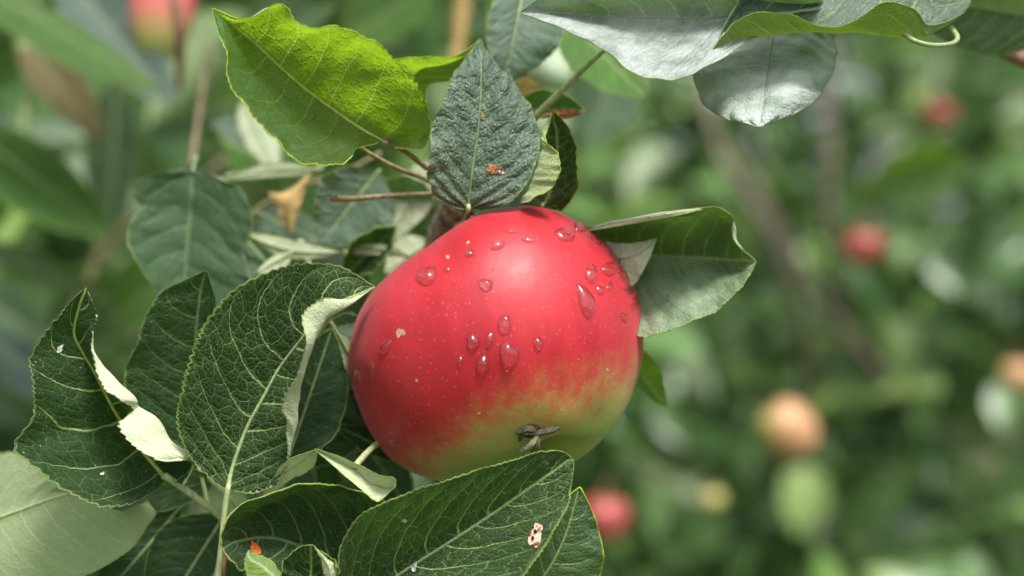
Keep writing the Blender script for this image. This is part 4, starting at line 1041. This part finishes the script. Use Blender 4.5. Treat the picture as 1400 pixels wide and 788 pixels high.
tube('stalk', [P(310,735,30),P(352,690,28),P(392,642,30),P(410,610,34)], [0.0011,0.0012,0.001], simple_mat('stalk_purple',(0.30,0.20,0.19),0.6), e)
e = empty('leaf_stalk', P(300,680,24), 'pale short stalk between the two long stalks at the lower left', 'stalk')
tube('stalk', [P(288,652,24),P(305,672,22),P(335,700,20)], [0.0013,0.0008,0.0007], M_petiole, e)

# blemishes
decal('dead_spot', BLADES['C'], (676,231,11,5.5,0.3), M_dead, BLADES['C'][0], 0.00025, 4)
decal('dead_spot', BLADES['C'], (684,236,6,3.2,0.3), M_deadpale, BLADES['C'][0], 0.0004, 14)
decal('dead_spot', BLADES['C'], (662,160,3.0,4.5,-0.4), M_dry, BLADES['C'][0], 0.0003, 5)
decal('chewed_spot', BLADES['M'], (731,737,7,13,0.25), M_deadpale, BLADES['M'][0], 0.0003, 6)
decal('chewed_spot', BLADES['M'], (738,723,6,5,0.9), M_deadpale, BLADES['M'][0], 0.00045, 16)
decal('chewed_edge', BLADES['M'], (726,731,2.0,4.5,0.5), M_dead, BLADES['M'][0], 0.0006, 17, 14)
decal('chewed_edge', BLADES['M'], (735,745,4.0,1.8,-0.5), M_dead, BLADES['M'][0], 0.0006, 18, 14)
decal('chewed_hole', BLADES['M'], (730,738,1.8,2.2,0.3), M_black, BLADES['M'][0], 0.0007, 7, 14)
decal('chewed_hole', BLADES['M'], (734,728,1.0,2.4,0.1), M_black, BLADES['M'][0], 0.0007, 8, 14)
decal('white_fleck', BLADES['M'], (553,712,4,2.4,0.2), M_white, BLADES['M'][0], 0.0002, 10, 14)
decal('white_fleck', BLADES['M'], (567,774,4,7,0.2), M_white, BLADES['M'][0], 0.0005, 11, 14)
decal('orange_spot', BLADES['O'], (348,749,5,11,-0.5), M_orange, BLADES['O'][0], 0.0003, 12, 16)
decal('white_fleck', BLADES['K'], (82,477,5.5,3,-0.9), M_white, BLADES['K'][0], 0.0002, 13, 14)
decal('white_fleck', BLADES['K'], (140,648,3.2,1.8,-0.4), M_white, BLADES['K'][0], 0.0002, 15, 12)

# ================================================================== SOFT MID-GROUND, LEFT
grp = 'blurred leaves behind the left leaves'
mg_ = dict(group=grp, NR=60, NC=24, pucker=0.2)
leaf('broad blurred green leaf with notched edges at the left, behind the upright leaves', [
 [(256,232,66),(260,232,66),(264,232,66),(268,232,66),(272,232,66)],
 [(205,240,60),(235,240,64),(262,246,66),(300,244,62),(325,258,58)],
 [(180,262,58),(222,266,64),(261,270,66),(305,275,62),(345,292,56)],
 [(190,282,60),(224,288,65),(259,292,67),(302,300,62),(344,318,56)],
 [(175,312,56),(216,318,63),(257,322,66),(298,332,62),(332,345,57)],
 [(180,345,54),(218,352,62),(254,356,65),(298,368,60),(344,380,54)],
 [(200,380,54),(228,388,60),(252,390,64),(295,396,60),(335,398,54)],
 [(222,410,56),(238,412,59),(254,414,61),(282,414,58),(308,412,55)],
 [(262,432,60),(264,432,60),(266,432,60),(268,432,60),(270,432,60)]], 2, m_mid, group=grp, key='I', NR=110, NC=44, serr=0.2, pucker=0.2, bulge=0.5, margin=M_margin_d, rib=M_midrib_d, nsec=6, pet=[(268,214,74)], pr=(0.8,0.6), pmat=M_midrib_d)
aleaf('blurred grey-green leaf behind the brown twig above the netted leaf', (520,232,62), (440,330,58), 62, 52, m_midg, cup=(3,-8), key='W', **mg_)
aleaf('second blurred grey-green leaf end beside the ringed spur', (600,300,75), (500,262,70), 38, 40, m_midg, cup=(2,-6), key='W2', **mg_)
aleaf('pale blurred leaf underside left of the spur above the apple', (600,215,72), (530,330,72), 26, 30, m_pale, show='under', key='W3', **mg_)
aleaf('pale round blurred leaf peeping out above the upper left of the apple', (590,330,70), (528,372,66), 24, 28, m_pale, show='under', key='W4', **mg_)
aleaf('light curved leaf edge arching over the netted leaf', (335,320,60), (462,345,50), 14, 10, m_pale, show='under', bend=-10, key='X1', **mg_)
aleaf('dark curled leaf bowl behind the tip of the netted leaf', (470,380,62), (540,312,56), 26, 22, m_dim, cup=(-8,-8), key='X2', margin=M_margin, mr=0.5, **mg_)
aleaf('pale curled leaf rim beside the dark bowl above the apple', (470,345,56), (560,352,54), 7, 8, m_pale, show='under', bend=8, key='X3', **mg_)
aleaf('small pale folded leaf behind the top of the netted leaf', (400,345,52), (352,372,48), 14, 8, m_pale, show='under', key='X4', **mg_)
aleaf('dark green blurred leaf between the notched leaf and the netted leaf', (330,320,66), (400,400,58), 40, 30, m_mid, key='X5', cup=(-3,-4), **mg_)
leaf('tan dry three-cornered leaf hanging behind the yellow-green leaf', [
 [(366,262,80),(392,262,78),(424,236,76)],
 [(374,274,80),(394,276,76),(416,262,77)],
 [(384,296,79),(396,297,76),(408,288,77)],
 [(396,320,78),(397,321,77),(398,320,77)]], 1, M_dry, key='Y1', name='dry_leaf', margin=M_dry, rib=M_dry, group=grp, NR=40, NC=20, pucker=0.2)
aleaf('pale blurred leaf slanting above the tan dry leaf', (440,232,80), (310,245,84), 9, 9, m_pale, show='under', bend=-6, key='Y2', **mg_)
aleaf('grey-blue shadowed blurred leaf below the tan dry leaf', (350,290,90), (440,330,84), 26, 30, m_midg, key='Y3', **mg_)
aleaf('blurred pale leaf in the gap under the yellow-green leaf', (330,130,130), (378,235,125), 26, 22, m_pale, show='under', key='Y4', **mg_)
aleaf('light blurred leaf slanting behind the tip of the yellow-green leaf', (420,205,150), (290,170,160), 22, 26, m_midg, key='Y5', **mg_)
aleaf('bright green blurred leaf low behind the yellow-green leaf', (300,190,190), (390,230,180), 40, 30, m_bright, key='Y6', **mg_)
aleaf('dull blurred leaf right of the spur, behind the small folded leaf', (640,262,64), (712,190,66), 30, 30, m_dim, key='Y7', **mg_)
aleaf('green blurred leaf tip sticking out at the right below the apple shoulder', (846,470,60), (908,555,62), 26, 16, m_bright, key='Z1', cup=(-4,-4), **mg_)
aleaf('bright green blurred leaf edge right of the chewed leaf', (700,800,50), (805,740,46), 40, 50, m_bright, key='Z2', cup=(-4,-4), **mg_)
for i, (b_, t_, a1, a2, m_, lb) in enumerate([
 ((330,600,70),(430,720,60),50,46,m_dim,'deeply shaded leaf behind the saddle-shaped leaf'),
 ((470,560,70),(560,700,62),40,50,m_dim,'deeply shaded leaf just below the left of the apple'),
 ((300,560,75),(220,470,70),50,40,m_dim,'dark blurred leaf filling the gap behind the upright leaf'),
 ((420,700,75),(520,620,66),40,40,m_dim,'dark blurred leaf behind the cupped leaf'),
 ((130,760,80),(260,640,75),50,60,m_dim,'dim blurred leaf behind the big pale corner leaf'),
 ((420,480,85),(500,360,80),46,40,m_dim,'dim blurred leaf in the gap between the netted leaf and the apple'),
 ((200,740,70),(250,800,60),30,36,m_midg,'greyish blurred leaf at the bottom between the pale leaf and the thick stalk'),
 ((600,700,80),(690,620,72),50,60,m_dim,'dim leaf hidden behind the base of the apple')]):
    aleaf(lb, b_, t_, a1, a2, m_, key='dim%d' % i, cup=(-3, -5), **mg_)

# far left, strongly blurred
far = 'strongly blurred leaves at the upper left'
fk = dict(group=far, NR=40, NC=16, serr=0.3, pucker=0.6)
m_olive = leaf_mat('leaf_olive_brown', top=(0.13,0.10,0.03), trans=(0.4,0.3,0.05), tf=0.3, nsec=7, tert=0, fine=0, seed=25, vein=(0.2,0.2,0.08))
m_fg = leaf_mat('leaf_fresh_green', top=(0.045,0.115,0.016), trans=(0.25,0.48,0.02), tf=0.3, nsec=7, tert=0, fine=0, seed=26, rough=0.5, vein=(0.16,0.28,0.06))
m_fgd = leaf_mat('leaf_fresh_green_deep', top=(0.035,0.09,0.015), trans=(0.2,0.42,0.03), tf=0.3, nsec=7, tert=0, fine=0, seed=28, dome=0.5, rough=0.6, spec=0.25, vein=(0.1,0.2,0.05))
m_slate = leaf_mat('leaf_slate', top=(0.03,0.065,0.045), trans=(0.1,0.2,0.06), tf=0.1, nsec=7, tert=0, fine=0, seed=27, dome=0.5, rough=0.4, spec=0.5, hazy=(0.14,0.20,0.17,0.4), vein=(0.1,0.14,0.1))
for b_, t_, a1, a2, m_, cp, lb in [
 ((-60,-40,240),(215,120,230),20,38,m_fg,(5,-10),'bright green blurred leaf slanting across the top left corner'),
 ((70,-60,260),(235,140,250),50,48,m_slate,(0,-16),'blue-grey blurred leaf at the top left, beside the pink fruitlet'),
 ((20,40,300),(140,190,290),34,30,m_olive,(0,-6),'olive-brown blurred leaf under the bright green one at the left'),
 ((-50,170,280),(150,320,260),44,50,m_fgd,(0,-18),'large green blurred leaf at the middle of the left edge'),
 ((-40,330,300),(150,410,290),22,18,m_pale,(0,-4),'pale blurred leaf edge low on the left edge'),
 ((160,100,330),(150,320,330),34,40,m_dim,(0,-6),'mid-green blurred upright leaf left of the dark gap'),
 ((290,80,260),(450,10,250),30,34,m_mid,(0,-10),'green blurred leaf behind the tip of the yellow-green leaf'),
 ((460,60,300),(600,-30,290),40,40,m_fg,(0,-12),'blurred green leaf at the top edge above the yellow-green leaf'),
 ((150,440,300),(290,330,280),50,56,m_fg,(0,-14),'blurred mid-green leaf behind the notched leaf'),
 ((-30,450,330),(120,560,320),30,38,m_slate,(0,-14),'blurred grey leaf at the left edge above the pale corner leaf'),
 ((-40,400,380),(60,460,370),40,40,m_mid,(0,-14),'small blurred green leaf at the left edge'),
 ((60,470,420),(180,400,410),50,40,m_pale,(0,-8),'light blurred leaf between the left edge and the drooping leaf'),
 ((400,140,330),(330,40,330),40,40,m_mid,(0,-10),'blurred leaf hidden behind the yellow-green leaf'),
 ((860,60,260),(800,200,250),50,56,m_mid,(0,-14),'green blurred leaf below the grey glossy leaf at the top'),
 ((1330,220,900),(1180,260,880),44,40,m_fg,(0,-30),'bright green blurred leaf at the far right of the view')]:
    aleaf(lb, b_, t_, a1, a2, m_, cup=cp, key=lb, **fk)
for pts, rd_, mt_, lb in [
 ([(30,60,300),(40,130,300),(28,200,300),(34,260,310)], [0.0030,0.0025,0.0025], M_midrib, 'blurred pale stem near the left edge'),
 ([(285,60,190),(276,130,185),(262,225,150)], [0.0008,0.0009,0.0010], M_twig, 'blurred upright stem above the notched leaf'),
 ([(500,-30,300),(620,-20,300),(628,40,300),(622,90,300)], [0.004,0.004,0.003], M_dry, 'blurred tan stem at the top edge above the dark centre leaf'),
 ([(310,245,120),(370,232,110),(420,240,100),(440,225,95)], [0.0013,0.0012,0.001], M_petiole, 'blurred pale stem joining the tan dry leaf'),
 ([(130,360,260),(180,300,250),(250,262,240),(330,200,235)], [0.0015,0.0014,0.0012], M_twig, 'thin brown twig blurred behind the notched leaf, rising to the right'),
 ([(20,500,330),(90,440,330),(140,330,340),(150,240,350)], [0.0025,0.002,0.0015], M_stalk_olive, 'blurred olive twig at the left edge curving upward'),
 ([(330,300,110),(395,262,100),(470,236,92),(520,210,90)], [0.0009,0.0008,0.0008], M_stalk_olive, 'thin pale olive twig crossing above the tan dry leaf'),
 ([(400,350,62),(412,330,64),(425,372,60)], [0.0008,0.0007,0.0008], M_petiole, 'short bent stalk above the top edge of the netted leaf'),
 ([(1340,50,60),(1372,70,75),(1420,90,90)], [0.0012,0.002,0.003], M_twig_red, 'reddish blurred twig at the top right corner')]:
    e = empty('twig', P(*pts[0]), lb, 'twig'); tube('twig_wood', [P(*q_) for q_ in pts], rd_, mt_, e)

# ------------------------------------------------------------------ other apples
def apple_mat(name, c1, c2, dirv, lo, hi):
    m, nt, out = new_mat(name)
    tc = nt.new('ShaderNodeTexCoord').outputs['Object']
    dg = nt.vm('DOT_PRODUCT', tc, tuple(x for x in dirv), out=1)
    g = nt.m('ADD', dg, nt.m('MULTIPLY', nt.m('SUBTRACT', nt.noise(tc, 30, 4), 0.5), 0.4))
    p = nt.new('ShaderNodeBsdfPrincipled'); nt.put(p.inputs['Base Color'], nt.mix(nt.ss(g, lo, hi), c1, c2))
    p.inputs['Roughness'].default_value = 0.35
    nt.l.new(p.outputs[0], out.inputs[0]); return m
def small_apple(px, py, d, rpx, mat, label, stretch=1.0, rot=0.0):
    c = Q(px, py, d); rr = rpx * KPX * d
    e = empty('apple', c, label, 'apple', 'blurred apples in the background')
    n1, n2 = 24, 32
    th = np.linspace(0, np.pi, n1); ph = np.linspace(0, 2 * np.pi, n2, endpoint=False)
    T_, P_ = np.meshgrid(th, ph, indexing='ij')
    z = 0.92 * np.cos(T_) - 0.28 * np.exp(-(T_ / 0.4) ** 2) + 0.15 * np.exp(-((np.pi - T_) / 0.3) ** 2)
    r = np.sin(T_) ** 0.93 * (1 + 0.05 * np.cos(T_))
    V = np.stack([r * np.cos(P_), r * np.sin(P_), z * stretch], -1).reshape(-1, 3) * rr
    ca, sa_ = math.cos(rot), math.sin(rot)
    V = np.stack([V[:, 0] * ca + V[:, 2] * sa_, V[:, 1], -V[:, 0] * sa_ + V[:, 2] * ca], 1)
    idx = np.arange(n1 * n2).reshape(n1, n2); nx = np.roll(idx, -1, 1)
    F = np.stack([idx[:-1], idx[1:], nx[1:], nx[:-1]], -1).reshape(-1, 4)
    mesh_obj('skin', V + c, F, mat, e)
    up = np.array([sa_, 0, ca])
    tube('stem', [c + up * rr * 0.5, c + up * rr * 1.1, c + up * rr * 1.5 + (0.004, 0, 0)], [0.0013, 0.0012, 0.0016], M_twig_red, e, n=12)
    return e
k = 1 / 0.03
ma = apple_mat('apple_red_far', (0.36, 0.07, 0.06), (0.32, 0.22, 0.09), (0, 0, -k), 0.3, 1.1)
mb = apple_mat('apple_peach_far', (0.52, 0.27, 0.14), (0.50, 0.43, 0.14), (-k, 0, 0.2 * k), 0.1, 0.9)
mc = apple_mat('apple_yellow_far', (0.50, 0.45, 0.15), (0.40, 0.42, 0.12), (0, 0, -k), 0.2, 1.0)
mp = apple_mat('apple_pink_green', (0.62, 0.13, 0.13), (0.42, 0.46, 0.14), (0, 0, -k), -0.1, 0.7)
small_apple(1180, 339, 1.30, 29, ma, 'small round red apple blurred in the right background, highest of the clear ones')
small_apple(1078, 587, 1.15, 37, mb, 'elongated yellow and orange apple blurred to the lower right of the ripe apple', 1.3, -0.75)
small_apple(826, 708, 1.05, 35, ma, 'blurred red apple at the bottom, right of the chewed leaf')
small_apple(1392, 515, 1.45, 26, mb, 'blurred orange apple cut off by the right edge of the photo')
small_apple(1284, 157, 1.75, 21, ma, 'faint reddish apple blurred near the top right')
small_apple(974, 683, 1.40, 16, mc, 'tiny yellowish apple blurred at the bottom right of centre')
small_apple(222, 12, 0.62, 44, mp, 'blurred pink and green fruitlet behind a dark twig at the top left', 1.9, 0.12)
e = empty('twig', P(240,-20,190), 'dark blurred twig crossing the pink fruitlet at the top left', 'twig')
tube('twig_wood', [P(228,-60,200),P(238,0,195),P(246,60,200),P(244,120,220)], [0.0022,0.002,0.002,0.0015], M_twig_red, e)
